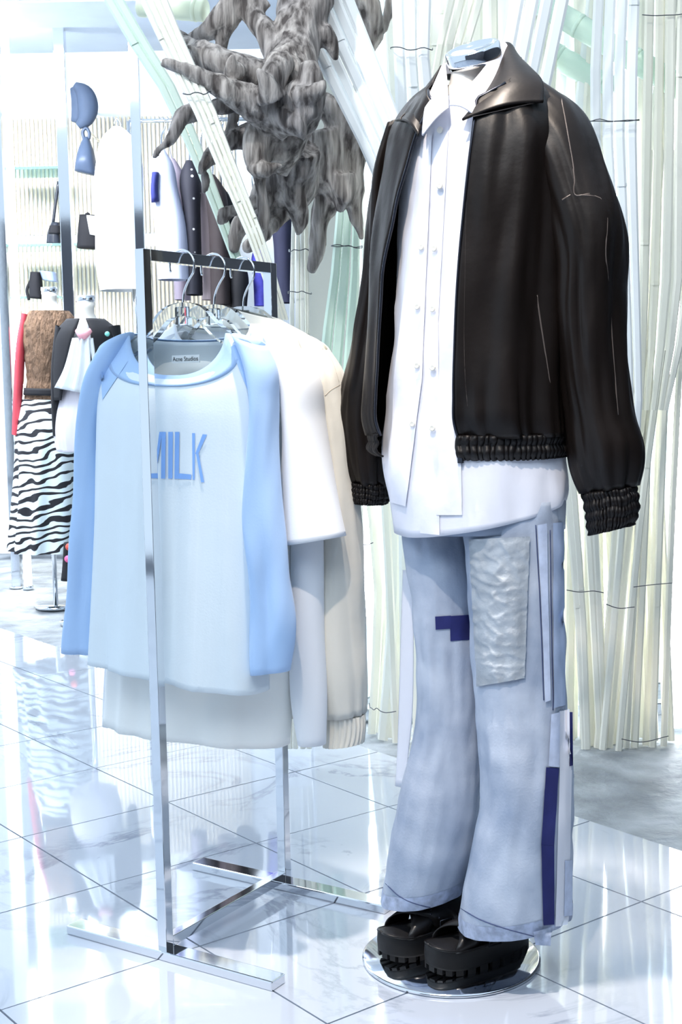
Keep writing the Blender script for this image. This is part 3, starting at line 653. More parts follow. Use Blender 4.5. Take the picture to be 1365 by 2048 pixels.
B = [
 [(650, -60, 3.2, 30), (615, 30, 3.17, 38), (590, 110, 3.12, 46), (575, 190, 3.08, 62), (565, 270, 3.08, 52), (540, 330, 3.12, 40)],
 [(590, 190, 3.1, 40), (500, 150, 3.05, 34), (430, 122, 3.05, 32), (375, 92, 3.1, 20), (335, 66, 3.15, 12), (322, 56, 3.16, 6)],
 [(580, 250, 3.02, 44), (500, 205, 2.98, 34), (440, 175, 2.96, 24), (385, 146, 2.95, 15), (326, 124, 2.95, 6)],
 [(570, 150, 3.1, 30), (535, 70, 3.15, 20), (500, 20, 3.2, 20), (470, -50, 3.2, 24)],
 [(330, 80, 3.25, 8), (380, 84, 3.22, 14), (420, 60, 3.2, 17), (455, 20, 3.2, 22), (480, -50, 3.22, 24)],
 [(440, 115, 3.2, 10), (450, 70, 3.2, 14), (468, 20, 3.2, 18)],
 [(600, 120, 3.1, 30), (575, 60, 3.15, 22), (580, 10, 3.2, 24), (590, -50, 3.2, 24)],
 [(600, 210, 3.0, 48), (622, 170, 2.98, 26), (616, 128, 2.98, 12)],
 [(595, 235, 3.0, 40), (620, 225, 2.96, 24), (632, 226, 2.95, 9)],
 [(560, 120, 3.0, 26), (545, 160, 2.96, 24), (540, 200, 2.97, 16)],
 [(545, 240, 3.05, 44), (522, 290, 3.04, 34), (516, 322, 3.03, 26), (520, 338, 3.03, 22)],
 [(498, 334, 3.02, 8), (520, 340, 3.0, 14), (548, 334, 3.0, 10), (566, 330, 3.0, 4)],
 [(518, 330, 3.03, 18), (524, 390, 3.04, 14), (528, 440, 3.04, 10), (532, 488, 3.05, 4)],
 [(520, 215, 3.1, 18), (450, 212, 3.1, 17), (405, 222, 3.08, 12), (366, 232, 3.06, 13), (342, 275, 3.04, 9), (318, 300, 3.04, 6), (306, 318, 3.04, 4)],
 [(505, 270, 3.15, 26), (455, 285, 3.12, 16), (425, 310, 3.12, 14), (404, 338, 3.1, 8), (400, 350, 3.1, 5)],
 [(470, 200, 3.15, 16), (462, 250, 3.15, 12), (440, 285, 3.15, 8)],
 [(600, 290, 3.2, 46), (575, 360, 3.25, 52), (540, 400, 3.28, 46), (500, 430, 3.3, 28), (478, 460, 3.3, 16), (468, 505, 3.3, 10)],
 [(600, 330, 3.25, 40), (590, 390, 3.28, 34), (560, 430, 3.25, 16), (530, 470, 3.2, 10), (490, 498, 3.2, 7)],
 [(410, 345, 3.12, 6), (412, 370, 3.12, 5), (408, 386, 3.12, 3)],
 [(545, 200, 2.94, 30), (530, 160, 2.92, 16), (516, 138, 2.92, 5)],
 [(600, 200, 2.96, 24), (640, 176, 2.93, 12), (652, 160, 2.93, 3)],
 [(570, 235, 2.98, 30), (600, 262, 2.95, 18), (612, 284, 2.95, 5)],
 [(470, 150, 3.0, 22), (462, 128, 2.98, 10), (468, 108, 2.98, 3)],
 [(400, 112, 3.05, 16), (386, 96, 3.03, 8), (372, 92, 3.03, 3)],
 [(540, 420, 3.28, 24), (520, 400, 3.2, 14), (492, 414, 3.2, 8), (450, 430, 3.2, 10), (440, 446, 3.2, 4)],
 [(585, 380, 3.22, 26), (600, 440, 3.24, 14), (596, 470, 3.24, 4)],
 [(530, 20, 3.2, 14), (512, -10, 3.2, 12), (490, -50, 3.2, 14)],
 [(640, 60, 3.15, 22), (665, 100, 3.16, 10), (672, 120, 3.16, 4)],
 [(625, 20, 3.3, 16), (640, 60, 3.32, 18), (650, 100, 3.3, 16)],
]
tag(link(branch_mesh(B, .0055, 1.3), 'driftwood', M_drift), 'gnarled grey driftwood root hanging above the clothes rack', 'driftwood')
B2 = [  # driftwood's reflection in the mirrored pillar, built as solid branches
 [(640, 205, 3.5, 24), (680, 235, 3.52, 36), (700, 300, 3.55, 34), (702, 380, 3.55, 26), (712, 440, 3.55, 14), (724, 480, 3.55, 6)],
 [(640, 260, 3.5, 40), (650, 330, 3.52, 44), (660, 390, 3.55, 34), (640, 440, 3.55, 20), (634, 500, 3.55, 16), (622, 545, 3.55, 8)],
 [(650, 300, 3.5, 30), (620, 340, 3.5, 30), (600, 400, 3.5, 24)],
 [(680, 350, 3.5, 30), (685, 400, 3.5, 22), (678, 424, 3.5, 8)],
]
tag(link(branch_mesh(B2, .0065, 5.1), 'driftwood', M_drift), 'driftwood mirrored in the pillar, built as a solid piece', 'driftwood')
B3 = [[(700, -60, 3.4, 26), (735, 10, 3.4, 24), (748, 55, 3.4, 18), (738, 100, 3.4, 6)], [(790, -40, 3.45, 12), (770, 50, 3.45, 10), (750, 85, 3.42, 8), (734, 112, 3.4, 4)], [(730, -40, 3.45, 16), (716, 20, 3.42, 10), (724, 60, 3.4, 5)]]
tag(link(branch_mesh(B3, .007, 9.7), 'driftwood', M_drift), 'small driftwood branch at the top between two white bamboo bundles', 'driftwood')

# ================================================================== CLOTHES RACK
U = V((.843, -.537, 0)).normalized(); W = V((.537, .843, 0)).normalized()     # U across the rack, W along its bar
RF, RR = V((-.356, 2.474, 0)), V((-.1395, 2.815, 0)); ZT = 1.352
rk = thing('clothes_rack', 'square chrome clothes rack with two flat feet on the marble', 'clothes rack', (RF + RR) / 2)
hw = .0105
for P in (RF, RR): obj('post', box(P + Z * (ZT / 2 + .008), U, W, Z, hw, hw, ZT / 2 - .008, .0012), M_chrome, rk, smooth=False)
obj('top_bar', box((RF + RR) / 2 + Z * (ZT - hw), W, U, Z, (RR - RF).length / 2 - hw, hw, hw, .0012), M_chrome, rk, smooth=False)
for c in (RF + U * .012, RR + U * .012): obj('foot', box(c + Z * .0095, U, W, Z, .255, .021, .009, .0025), M_chrome, rk, smooth=False)
obj('base_bar', box((RF + RR) / 2 + Z * .029, W, U, Z, (RR - RF).length / 2 - hw, hw, hw, .0012), M_chrome, rk, smooth=False)

def bar_point(t): return RF.lerp(RR, t) + Z * ZT
def hanger(t, label, zshift=0.):
    c = bar_point(t); e = thing('hanger', label, 'hanger', c, 'clear hangers on the rack')
    r = .030; top = c + Z * .003
    hk = []
    for k in range(15):
        a = math.radians(200 - 250 * k / 14); hk.append(top + Z * (-r + .003) + U * (r * math.cos(a)) + Z * (r * math.sin(a)))
    hk += [top + Z * -.075 + U * .004, top + Z * -.12]
    obj('hook', tube(hk, .0022, 8, 40), M_chrome, e)
    z = top + Z * -.118
    path = [(-.175, -.085), (-.13, -.062), (-.075, -.030), (-.042, .0), (.042, .0), (.075, -.030), (.13, -.062), (.175, -.085)]
    pts = spline([(a, b, 0) for a, b in path], 26)
    rows = []
    for k, p in enumerate(pts):
        q = pts[min(k + 1, 25)]; o_ = pts[max(k - 1, 0)]; tn = (U * (q[0] - o_[0]) + Z * (q[1] - o_[1])).normalized(); nn = W.cross(tn)
        if nn.z < 0: nn = -nn
        c0 = z + U * p[0] + Z * p[1]
        rows.append([c0 + nn * hn + W * ww for hn, ww in ((.013, -.008), (.013, .008), (-.013, .009), (-.013, -.009))])
    obj('shoulder_bar', grid(rows, True, True, True), M_glass, e, smooth=False)
    obj('neck_block', box(z + Z * -.004, U, W, Z, .014, .010, .018, .003), M_glass, e, smooth=False)
hanger(.28, 'clear hanger carrying the blue raglan top, nearest on the rack')
hanger(.52, 'middle clear hanger carrying the white top')
hanger(.76, 'rear clear hanger carrying the beige blouse')

def vfold(amp, fa, fz, seed, pw=1.0):
    return lambda ph, s, a, z: amp * (s ** pw) * (nz(a * fa + math.sin(ph) * .6, z * fz, seed) + .5 * nz(a * fa * 2.1, z * fz * 1.6, seed + 5))

# --- raglan top with MILK print (nearest)
P1 = bar_point(.28); n = W
rag = thing('raglan_top', 'pale long-sleeved top with blue raglan sleeves and MILK print, front of rack', 'top', V((P1.x, P1.y, .52)))
body_rows = [(262, 672, 468, 672, .030), (236, 700, 492, 700, .045), (214, 745, 510, 752, .055), (206, 800, 512, 815, .06), (204, 900, 508, 920, .062), (205, 1050, 506, 1080, .066), (206, 1200, 502, 1250, .07), (208, 1318, 498, 1378, .072)]
bf = lambda ph, s, a, z: .010 * s * (1 - abs(nz(a * 17 + .6 * z, z * .5, 9))) ** 4 + .042 * s * (nz(a * 10, z * .7, 2.2) + .45 * nz(a * 24, z * 1.1, 4)) * (1 if math.sin(ph) > -.2 else .5)
g1 = loft(body_rows, P1, n, 60, 90, fold=bf, p=.8)
# scoop the neckline: lower the front part of the first rings
def scoop(g, depth, half, back=0.0, rows=14, cx=0.):
    nc = len(g[0])
    for j in range(nc):
        ph = 2 * math.pi * j / nc; c, q = math.cos(ph) - cx, math.sin(ph)
        d = (depth if q >= 0 else back) * math.sqrt(max(0, 1 - (c / half) ** 2))
        for i in range(rows):
            w = (1 - i / rows); g[i][j] = g[i][j] - Z * (d * w)
scoop(g1, .080, .93, .012)
vf1 = grid(g1, True)
obj('body', vf1, M_cloth_pale, rag, solid=.0016)
nc = len(g1[0])
ribrow = []
for j in range(nc):
    q = math.sin(2 * math.pi * j / nc); ou = -W * (.0035 if q >= 0 else -.003); kk = 5 if q >= 0 else 2
    ribrow.append([g1[0][j] + Z * .004 - ou * .4, g1[0][j] + Z * .005 + ou] + [g1[0][j].lerp(g1[kk][j], f_) + ou * 1.2 for f_ in (.25, .5, .75, 1.)] + [g1[kk][j]])
obj('collar_rib', grid([list(r) for r in zip(*ribrow)], True), M_cloth_blue, rag)
sl_fold = lambda ph, s, a, z: .013 * (nz(a * 34, z * 2.2, 8) + .6 * nz(math.cos(ph) * 1.4, z * 7 + math.sin(ph), 1)) * min(1, s * 1.6)
PS = P1 - U * .18
left_rows = [(205, 702, 262, 664, .030), (180, 760, 232, 735, .040), (171, 830, 206, 822, .042), (165, 950, 204, 950, .040), (156, 1100, 203, 1100, .040), (147, 1220, 202, 1220, .040), (138, 1298, 204, 1306, .042)]
gl = loft(left_rows, PS - W * .012, n, 44, 40, fold=sl_fold, fit=False); vl = grid(gl, True); obj('sleeve', vl, M_cloth_blue, rag, solid=.0015)
right_rows = [(470, 666, 526, 692, .030), (492, 716, 546, 735, .036), (508, 800, 550, 800, .036), (504, 900, 552, 900, .034), (492, 1020, 556, 1020, .034), (510, 1150, 566, 1150, .034), (512, 1260, 578, 1260, .034), (512, 1345, 570, 1342, .034)]
gr = loft(right_rows, P1 + U * .19 - W * .012, n, 48, 40, fold=sl_fold, fit=False); vr = grid(gr, True); obj('sleeve', vr, M_cloth_blue, rag, solid=.0015)
b1 = bvh(vf1)
# raglan yokes lie over the body up to the neckline
yoke_l = decal(b1, [(262, 690), (272, 700), (206, 800), (203, 745)], 6, 12, .004); yoke_r = decal(b1, [(462, 694), (470, 690), (522, 770), (506, 808)], 6, 12, .004)
for yk in (yoke_l, yoke_r):
    if yk: obj('raglan_yoke', yk, M_cloth_blue, rag)
def zoomq(q): return (270 + q[0] * .12454, 840 + q[1] * .12458)
letters = {'letter_m': [[(170, 205), (230, 205), (236, 965), (176, 965)], [(200, 205), (240, 205), (362, 700), (330, 700)], [(402, 190), (448, 190), (372, 690), (340, 690)], [(436, 190), (505, 190), (497, 940), (430, 940)]],
 'letter_i': [[(540, 190), (615, 190), (608, 940), (538, 940)]],
 'letter_l': [[(650, 190), (722, 190), (715, 945), (642, 945)], [(715, 855), (915, 875), (912, 955), (700, 945)]],
 'letter_k': [[(925, 210), (972, 212), (965, 960), (935, 955)], [(1095, 228), (1165, 235), (1015, 560), (975, 540)], [(985, 520), (1030, 540), (1120, 1000), (1070, 1000)]]}
for nm, qs in letters.items():
    prt = [decal(b1, [zoomq(q) for q in quad], 4, 20, .0034 + .0004 * k) for k, quad in enumerate(qs)]
    obj(nm, join(*[p for p in prt if p]), M_print, rag)
# woven label at the inside back of the neck
lc = plane_hit(372, 718, P1 + W * .004, W)
lab = obj('neck_label', box(lc, U, W, Z, .034, .001, .0075), mat('label_cloth', (226, 232, 232), .8), rag, smooth=False)
tv, tf = text_mesh('Acne Studios', .0118)
obj('label_lettering', ([lc + U * p.x + Z * p.y - W * .002 for p in tv], tf), mat('label_ink', (40, 42, 48), .7), lab, smooth=False)
for pts in ([(207, 1310), (300, 1336), (400, 1352), (496, 1368)],):
    s_ = seam(b1, pts, .0007, .0008, 40)
    if s_: obj('hem_stitch', s_, M_cloth_pale, rag)

# --- white top with half sleeves over long sleeves (middle)
P2 = bar_point(.52)
wt = thing('white_top', 'white top with wide half sleeves over long sleeves, middle of rack', 'top', V((P2.x, P2.y, .45)))
wf = lambda ph, s, a, z: .022 * s * (nz(a * 9, z * .7, 12.2) + .45 * nz(a * 22, z * 1.1, 14))
g2 = loft([(350, 652, 532, 652, .03), (300, 690, 596, 700, .05), (270, 760, 610, 790, .058), (258, 900, 600, 920, .06), (236, 1100, 592, 1150, .065), (218, 1300, 590, 1340, .07), (212, 1440, 578, 1492, .074)], P2, n, 50, 80, fold=wf, p=.8)
scoop(g2, .05, .8, .01)
obj('body', grid(g2, True), M_ivory, wt, solid=.0016)
nc2 = len(g2[0]); rr = []
for j in range(nc2):
    ou = -W * (.005 if math.sin(2 * math.pi * j / nc2) >= 0 else -.004); rr.append([g2[0][j] + Z * .004, g2[0][j] + Z * .004 + ou, g2[0][j] - Z * .02 + ou, g2[0][j] - Z * .021])
obj('collar_rib', grid([list(r) for r in zip(*rr)], True), M_white, wt)
obj('half_sleeve', grid(loft([(536, 660, 580, 690, .04), (566, 740, 622, 750, .055), (580, 840, 634, 838, .058), (574, 960, 656, 950, .060), (570, 1090, 680, 1074, .062)], P2 + U * .21 - W * .01, n, 40, 40, fold=lambda ph, s, a, z: .010 * s * nz(a * 18, z * 2, 6), fit=False), True), M_white, wt, solid=.0018)
obj('long_sleeve', grid(loft([(588, 900, 632, 900, .035), (590, 1080, 640, 1080, .036), (590, 1250, 644, 1250, .036), (592, 1400, 650, 1400, .036), (604, 1484, 650, 1490, .03)], P2 + U * .22 + W * .015, n, 36, 32, fold=lambda ph, s, a, z: .006 * nz(a * 26, z * 2.4, 9), fit=False), True), M_white, wt, solid=.0015)
obj('half_sleeve', grid(loft([(330, 690, 372, 662, .035), (290, 760, 330, 750, .045), (262, 900, 318, 900, .05), (250, 1060, 320, 1060, .05)], P2 - U * .18, n, 26, 30, fit=False), True), M_white, wt, solid=.0018)
obj('long_sleeve', grid(loft([(262, 1000, 310, 1000, .03), (236, 1200, 286, 1200, .033), (216, 1380, 268, 1380, .033), (212, 1448, 262, 1452, .03)], P2 - U * .19 + W * .02, n, 26, 30, fold=lambda ph, s, a, z: .005 * nz(a * 26, z * 2.4, 2), fit=False), True), M_white, wt, solid=.0015)

# --- beige blouse with gathered cuffs (rear)
P3 = bar_point(.76)
be = thing('beige_blouse', 'silky beige blouse with gathered cuffs at the rear of rack', 'blouse', V((P3.x, P3.y, .45)))
wf3 = lambda ph, s, a, z: .02 * s * (nz(a * 12, z * .8, 22) + .5 * nz(a * 28, z * 1.2, 24))
g3 = loft([(430, 640, 560, 640, .03), (400, 668, 640, 690, .05), (380, 720, 668, 740, .06), (370, 860, 668, 880, .064), (366, 1100, 656, 1120, .066), (362, 1300, 650, 1330, .066), (362, 1400, 646, 1430, .066)], P3, n, 44, 70, fold=wf3, p=.85)
vf3 = grid(g3, True, True); obj('body', vf3, M_beige, be, solid=.0014)
obj('collar', grid(loft([(470, 618, 556, 640, .022), (462, 634, 580, 668, .034), (452, 650, 600, 690, .04)], P3 - W * .012, n, 12, 50, fit=False), True), M_beige, be, solid=.002)
obj('button_placket', grid(loft([(486, 660, 500, 662, .006), (486, 1000, 500, 1005, .006), (484, 1390, 498, 1396, .006)], P3 - W * .075, n, 20, 12, fit=False), True), M_beige, be)
gs = loft([(604, 668, 650, 700, .03), (630, 740, 676, 748, .045), (642, 800, 684, 800, .048), (646, 950, 700, 950, .048), (646, 1120, 718, 1120, .05), (646, 1280, 724, 1280, .052), (648, 1380, 728, 1380, .052), (652, 1430, 726, 1430, .044)], P3 + U * .22 - W * .005, n, 50, 44, fold=lambda ph, s, a, z: .008 * (nz(a * 30, z * 2.6, 19) + .5 * nz(ph * 2, z * 8, 7)) + .003 * math.sin(ph * 11) * max(0, (s - .85) * 6), fit=False)
vs3 = grid(gs, True); obj('sleeve', vs3, M_beige, be, solid=.0014)
obj('gathered_cuff', grid(loft([(652, 1430, 724, 1432, .040), (650, 1448, 726, 1450, .036), (652, 1476, 724, 1482, .036), (654, 1490, 722, 1488, .038)], P3 + U * .22 - W * .005, n, 16, 110, fold=lambda ph, s, a, z: .0025 * math.sin(ph * 26 + z * 60), fit=False), True), M_beige, be)
obj('sleeve', grid(loft([(420, 680, 460, 660, .03), (380, 760, 420, 760, .042), (350, 1000, 410, 1000, .045), (340, 1300, 402, 1300, .045), (340, 1420, 396, 1424, .04)], P3 - U * .2, n, 26, 30, fit=False), True), M_beige, be, solid=.0014)
b3 = bvh(vf3, vs3)
for pts in ([(574, 660), (566, 676), (560, 690)], [(680, 770), (660, 782), (650, 792)], [(640, 692), (660, 715), (678, 765)]):
    s_ = seam(b3, pts, .0010, .001, 14)
    if s_: obj('seam', s_, mat('beige_seam', (176, 166, 152), .7), be)

# ================================================================== MAIN MANNEQUIN
MU = V((.85, -.527, 0)).normalized(); MW = V((.527, .85, 0)).normalized(); n = MW
MC = V((.245, 2.44, 0)); BC = V((.194, 2.44, 0))
mq = thing('mannequin', 'headless cream mannequin with chrome neck cap on round base plate', 'mannequin', BC)
obj('torso', grid(loft([(900, 118, 985, 104, .045), (900, 150, 982, 146, .045), (893, 185, 992, 180, .05), (860, 225, 1040, 222, .07), (830, 280, 1085, 280, .085), (835, 500, 1070, 500, .09), (850, 760, 1060, 760, .08), (835, 1000, 1085, 1000, .09)], MC, n, 50, 40), True, True, True), M_skin, mq)
nax = (V((-.30, -.44, 1))).normalized(); nc_ = plane_hit(950, 118, MC - MW * .012, n); xa = (MU - nax * MU.dot(nax)).normalized()
obj('neck_cap', lathe(nc_, [(.0485, -.006), (.0495, 0), (.0495, .019), (.0475, .021), (.042, .021), (.041, .017), (.0, .017)], 48, axis=nax, xa=xa), M_chrome, mq)
obj('base_plate', lathe(BC, [(.168, .0005), (.170, .003), (.170, .006), (.166, .008), (0, .008)], 96), M_chrome, mq)
obj('support_rod', lathe(V((.30, 2.47, .008)), [(.009, 0), (.009, .75)], 16), M_chrome, mq)

# --- jeans
jn = thing('jeans', 'wide washed patchwork jeans on the headless mannequin', 'jeans', V((MC.x, MC.y, .16)))
lf = lambda sd: (lambda ph, s, a, z: .006 * nz(ph * 1.6, z * 5, sd) + .004 * nz(ph * 4, z * 12, sd + 3) + .004 * nz(a * 10, z * 22, sd + 8) * (1 - s * .5))
LL = [(800, 1000, 950, 1000, .085), (806, 1080, 962, 1080, .085), (817, 1150, 968, 1150, .085), (828, 1280, 972, 1280, .08), (832, 1370, 972, 1370, .078), (824, 1470, 970, 1470, .08), (800, 1570, 968, 1570, .085), (784, 1660, 962, 1660, .092), (770, 1740, 952, 1740, .098), (764, 1784, 940, 1790, .10)]
gL = loft(LL, MC - MU * .075 + MW * .01, n, 90, 80, fold=lf(1)); vL = grid(gL, True); obj('trouser_leg', vL, M_denim, jn, solid=.002)
RL = [(918, 1000, 1140, 1000, .092), (924, 1080, 1138, 1080, .092), (930, 1160, 1138, 1160, .09), (938, 1280, 1138, 1280, .09), (948, 1400, 1141, 1400, .088), (958, 1520, 1148, 1520, .088), (960, 1580, 1151, 1580, .09), (942, 1670, 1154, 1670, .098), (922, 1770, 1156, 1770, .108), (913, 1830, 1154, 1846, .112)]
gR = loft(RL, MC + MU * .085 - MW * .005, n, 90, 90, fold=lf(5)); vR = grid(gR, True); obj('trouser_leg', vR, M_denim, jn, solid=.002)
obj('hip', grid(loft([(830, 900, 1110, 900, .1), (805, 980, 1138, 980, .11), (806, 1060, 1138, 1060, .11)], MC, n, 12, 60), True), M_denim, jn, solid=.002)
bL, bR, bJ = bvh(vL), bvh(vR), bvh(vL, vR)
M_whitepatch = mat('white_patch', (228, 232, 242), .8, var=.03, bump=(120, .15))
M_palepatch = mat('pale_denim_patch', (196, 208, 232), .85, var=.12, vscale=40, bump=(140, .3))
k_off = .003
for b, quad, m, nm, kx, ky in (
    (bL, [(900, 1232), (945, 1229), (947, 1279), (901, 1282)], M_navy, 'navy_patch', 8, 6), (bL, [(871, 1233), (902, 1231), (902, 1257), (872, 1259)], M_navy, 'navy_patch', 6, 5),
    (bR, [(942, 1078), (1062, 1072), (1052, 1355), (958, 1372)], M_silver, 'silver_patch', 40, 80),
    (bR, [(1092, 1534), (1117, 1536), (1108, 1690), (1082, 1690)], M_navy, 'navy_strip', 5, 16), (bR, [(1082, 1690), (1108, 1690), (1108, 1848), (1086, 1850)], M_navy, 'navy_strip', 5, 16),
    (bR, [(1117, 1422), (1140, 1418), (1141, 1540), (1118, 1540)], M_whitepatch, 'white_strip', 5, 12), (bR, [(1118, 1540), (1142, 1540), (1136, 1850), (1110, 1852)], M_whitepatch, 'white_strip', 5, 24),
    (bR, [(1102, 1428), (1118, 1424), (1117, 1534), (1096, 1532)], M_palepatch, 'pale_patch', 4, 10), (bR, [(1140, 1424), (1146, 1424), (1147, 1530), (1137, 1532)], M_navy, 'navy_strip', 3, 10),
    (bR, [(1128, 1720), (1143, 1720), (1142, 1830), (1126, 1832)], M_palepatch, 'pale_patch', 4, 10),
    (bR, [(1075, 1050), (1092, 1046), (1100, 1400), (1090, 1404)], M_palepatch, 'pale_patch', 4, 30), (bR, [(1104, 1046), (1125, 1044), (1128, 1410), (1106, 1416)], mat('side_panel', (172, 190, 220), .85, var=.08, vscale=30), 'side_panel', 6, 30),
    (bR, [(1066, 1862), (1104, 1852), (1102, 1892), (1072, 1890)], M_hem, 'hem_tab', 5, 5),
    ):
    k_off = k_off + .0005
    d = decal(b, quad, kx, ky, k_off)
    if d and nm == 'silver_patch': d = ([V(p) - MW * (.003 + .0035 * (1 - abs(nz(p[0] * 30 + 2 * nz(p[0] * 9, p[2] * 9), p[2] * 52, 3))) ** 4 + .0015 * nz(p[0] * 80, p[2] * 90)) for p in d[0]], d[1])
    if d: obj(nm, d, m, jn)
obj('white_ribbon', grid(loft([(806, 1140, 824, 1140, .002), (801, 1300, 828, 1300, .003), (797, 1440, 824, 1450, .003), (795, 1500, 818, 1504, .003), (791, 1572, 812, 1576, .002)], MC - MU * .15 + MW * .01, n, 30, 12, fit=False), True, True, True), M_whitepatch, jn)
def hem_band(g, m, rows=5, off=.003):
    nr_ = len(g); nc_ = len(g[0]); out = []
    for i in range(nr_ - rows, nr_):
        c = sum(g[i], V()) / nc_; out.append([p + (p - c).normalized() * off for p in g[i]])
    return grid(out, True)
obj('hem_band', hem_band(gL, M_hem, 4), M_hem, jn); obj('hem_band', hem_band(gR, M_hem, 4), M_hem, jn)
for b, pts in ((bL, [(770, 1764), (800, 1792), (850, 1812), (908, 1816)]), (bR, [(916, 1812), (960, 1838), (1010, 1856), (1068, 1872)]), (bR, [(1100, 1060), (1102, 1200), (1106, 1420)]), (bR, [(1072, 1050), (1080, 1200), (1088, 1400)]), (bR, [(1146, 1540), (1150, 1700), (1149, 1840)])):
    s_ = seam(b, pts, .0011, .003, 40)
    if s_: obj('stitching', s_, mat('dark_stitch', (72, 84, 120), .8), jn)

# --- white shirt
sh = thing('shirt', 'loose white button shirt under the leather jacket', 'shirt', V((MC.x, MC.y, .80)))
shf = lambda ph, s, a, z: .006 * nz(ph * 3, z * 9, 3) + .004 * (1 - abs(nz(ph * 4, z * 14, 9))) + .010 * s * nz(a * 11, z * 1.0, 6)
SR = [(884, 205, 1010, 200, .062), (842, 240, 1075, 235, .085), (812, 300, 1110, 300, .100), (800, 450, 1118, 450, .108), (790, 620, 1120, 620, .112), (775, 800, 1128, 800, .118), (768, 930, 1140, 930, .124), (784, 1000, 1146, 985, .126), (792, 1045, 1144, 1000, .126)]
gS = loft(SR, MC, n, 70, 100, fold=shf)
nr_, ncs = len(gS), len(gS[0])
for j in range(ncs):      # curved shirt tail: long in front, cut up at the sides
    ph = 2 * math.pi * j / ncs; d = .030 * max(0, math.sin(ph)) ** .7
    for i in range(nr_ - 14, nr_): gS[i][j] = gS[i][j] - Z * (d * (i - nr_ + 15) / 14)
vS = grid(gS, True); obj('body', vS, M_shirt, sh, solid=.0015); bS = bvh(vS)
pk = decal(bS, [(872, 232), (900, 232), (878, 640), (856, 640)], 5, 30, .004); pk2 = decal(bS, [(856, 640), (878, 640), (880, 1070), (842, 1066)], 5, 30, .004)
obj('placket', join(pk, pk2), M_shirt, sh)
pan = decal(bS, [(845, 280), (866, 270), (846, 760), (790, 760)], 10, 30, .006); pan2 = decal(bS, [(790, 760), (846, 760), (814, 1012), (784, 1004)], 10, 20, .007)
obj('front_panel', join(pan, pan2), M_shirt, sh)
pr_ = decal(bS, [(880, 700), (918, 700), (926, 1030), (874, 1030)], 8, 20, .005)
obj('front_panel', pr_, M_shirt, sh)
for x, y in ((846, 494), (872, 497), (838, 613), (868, 618), (838, 731), (868, 735), (829, 848), (868, 856), (884, 262), (882, 372)):
    c = hit(bS, x, y, .010)
    if c: obj('button', lathe(c, [(.0058, 0), (.0058, .0018), (.0045, .0026), (.0025, .0016), (0, .0016)], 14, axis=(-MW), xa=Z), M_button, sh)
def ribbon(inner, outer, m, name, parent, nr=14, nc=22, bulge=.008, solid=.003):
    """collar leaf between two edges given as (px, py, depth)"""
    A = [at(*q) for q in spline(inner, nc)]; Bq = [at(*q) for q in spline(outer, nc)]; rows = []
    for i in range(nr):
        t = i / (nr - 1); rows.append([a.lerp(b, t) - FWD * (bulge * math.sin(math.pi * t)) + Z * (bulge * .6 * math.sin(math.pi * t)) for a, b in zip(A, Bq)])
    vf = grid(rows); obj(name, vf, m, parent, solid=solid); return vf
ribbon([(892, 128, 2.44), (896, 170, 2.38), (898, 214, 2.325)], [(880, 140, 2.45), (850, 215, 2.37), (844, 270, 2.315)], M_shirt, 'collar', sh, bulge=.006)
ribbon([(1004, 88, 2.44), (960, 150, 2.36), (900, 212, 2.32)], [(1016, 102, 2.44), (985, 190, 2.34), (948, 232, 2.30)], M_shirt, 'collar', sh, bulge=.006)
ribbon([(892, 128, 2.46), (945, 108, 2.52), (1004, 88, 2.46)], [(880, 150, 2.46), (945, 140, 2.53), (1016, 104, 2.46)], M_shirt, 'collar_band', sh, bulge=.0)

# --- leather jacket
jk = thing('leather_jacket', 'oversized black leather jacket worn open by the mannequin', 'jacket', V((MC.x, MC.y, .95)))
def jfold(ph, s, a, z):
    v = .5 + .5 * math.sin(ph * 7 + 3.0 * nz(ph * 1.3, z * .8, 51) + z * 1.2)
    return .013 * (v ** 2 - .4) * min(1, s * 2.2) * (1 - .3 * s) + .010 * nz(ph * 2.4 + z, z * 1.5, 31) * s + .005 * nz(ph * 6, z * 7, 35) + .004 * max(0, s - .82) * 5.5 * math.sin(ph * 34 + 4 * nz(ph * 4, 0, 2))
JR = [(878, 172, 1052, 142, .070), (826, 212, 1118, 188, .098), (792, 262, 1150, 250, .118), (772, 360, 1158, 350, .134), (752, 520, 1152, 520, .142), (743, 680, 1148, 680, .145), (738, 790, 1148, 790, .146), (738, 840, 1150, 845, .144), (744, 866, 1148, 872, .132)]
def jarc(s):
    gr_ = math.radians(100 - 25 * (1 - s) ** 2 * 0) ; 
    # front edges: right edge near the placket, left edge swung open
    tp = max(0, .13 - s) / .13
    aR = math.pi / 2 - math.radians(14 - 2 * s + 60 * tp); aL = math.pi / 2 + math.radians(12 + 34 * min(1, s * 1.7) - 4 * s + 45 * tp)
    return aL, 2 * math.pi + aR
gJ = loft(JR, MC + MW * .0, n, 80, 130, fold=jfold, arc=jarc, p=.94)
vJ = grid(gJ); obj('body', vJ, M_leather, jk, solid=.004); bK = bvh(vJ)
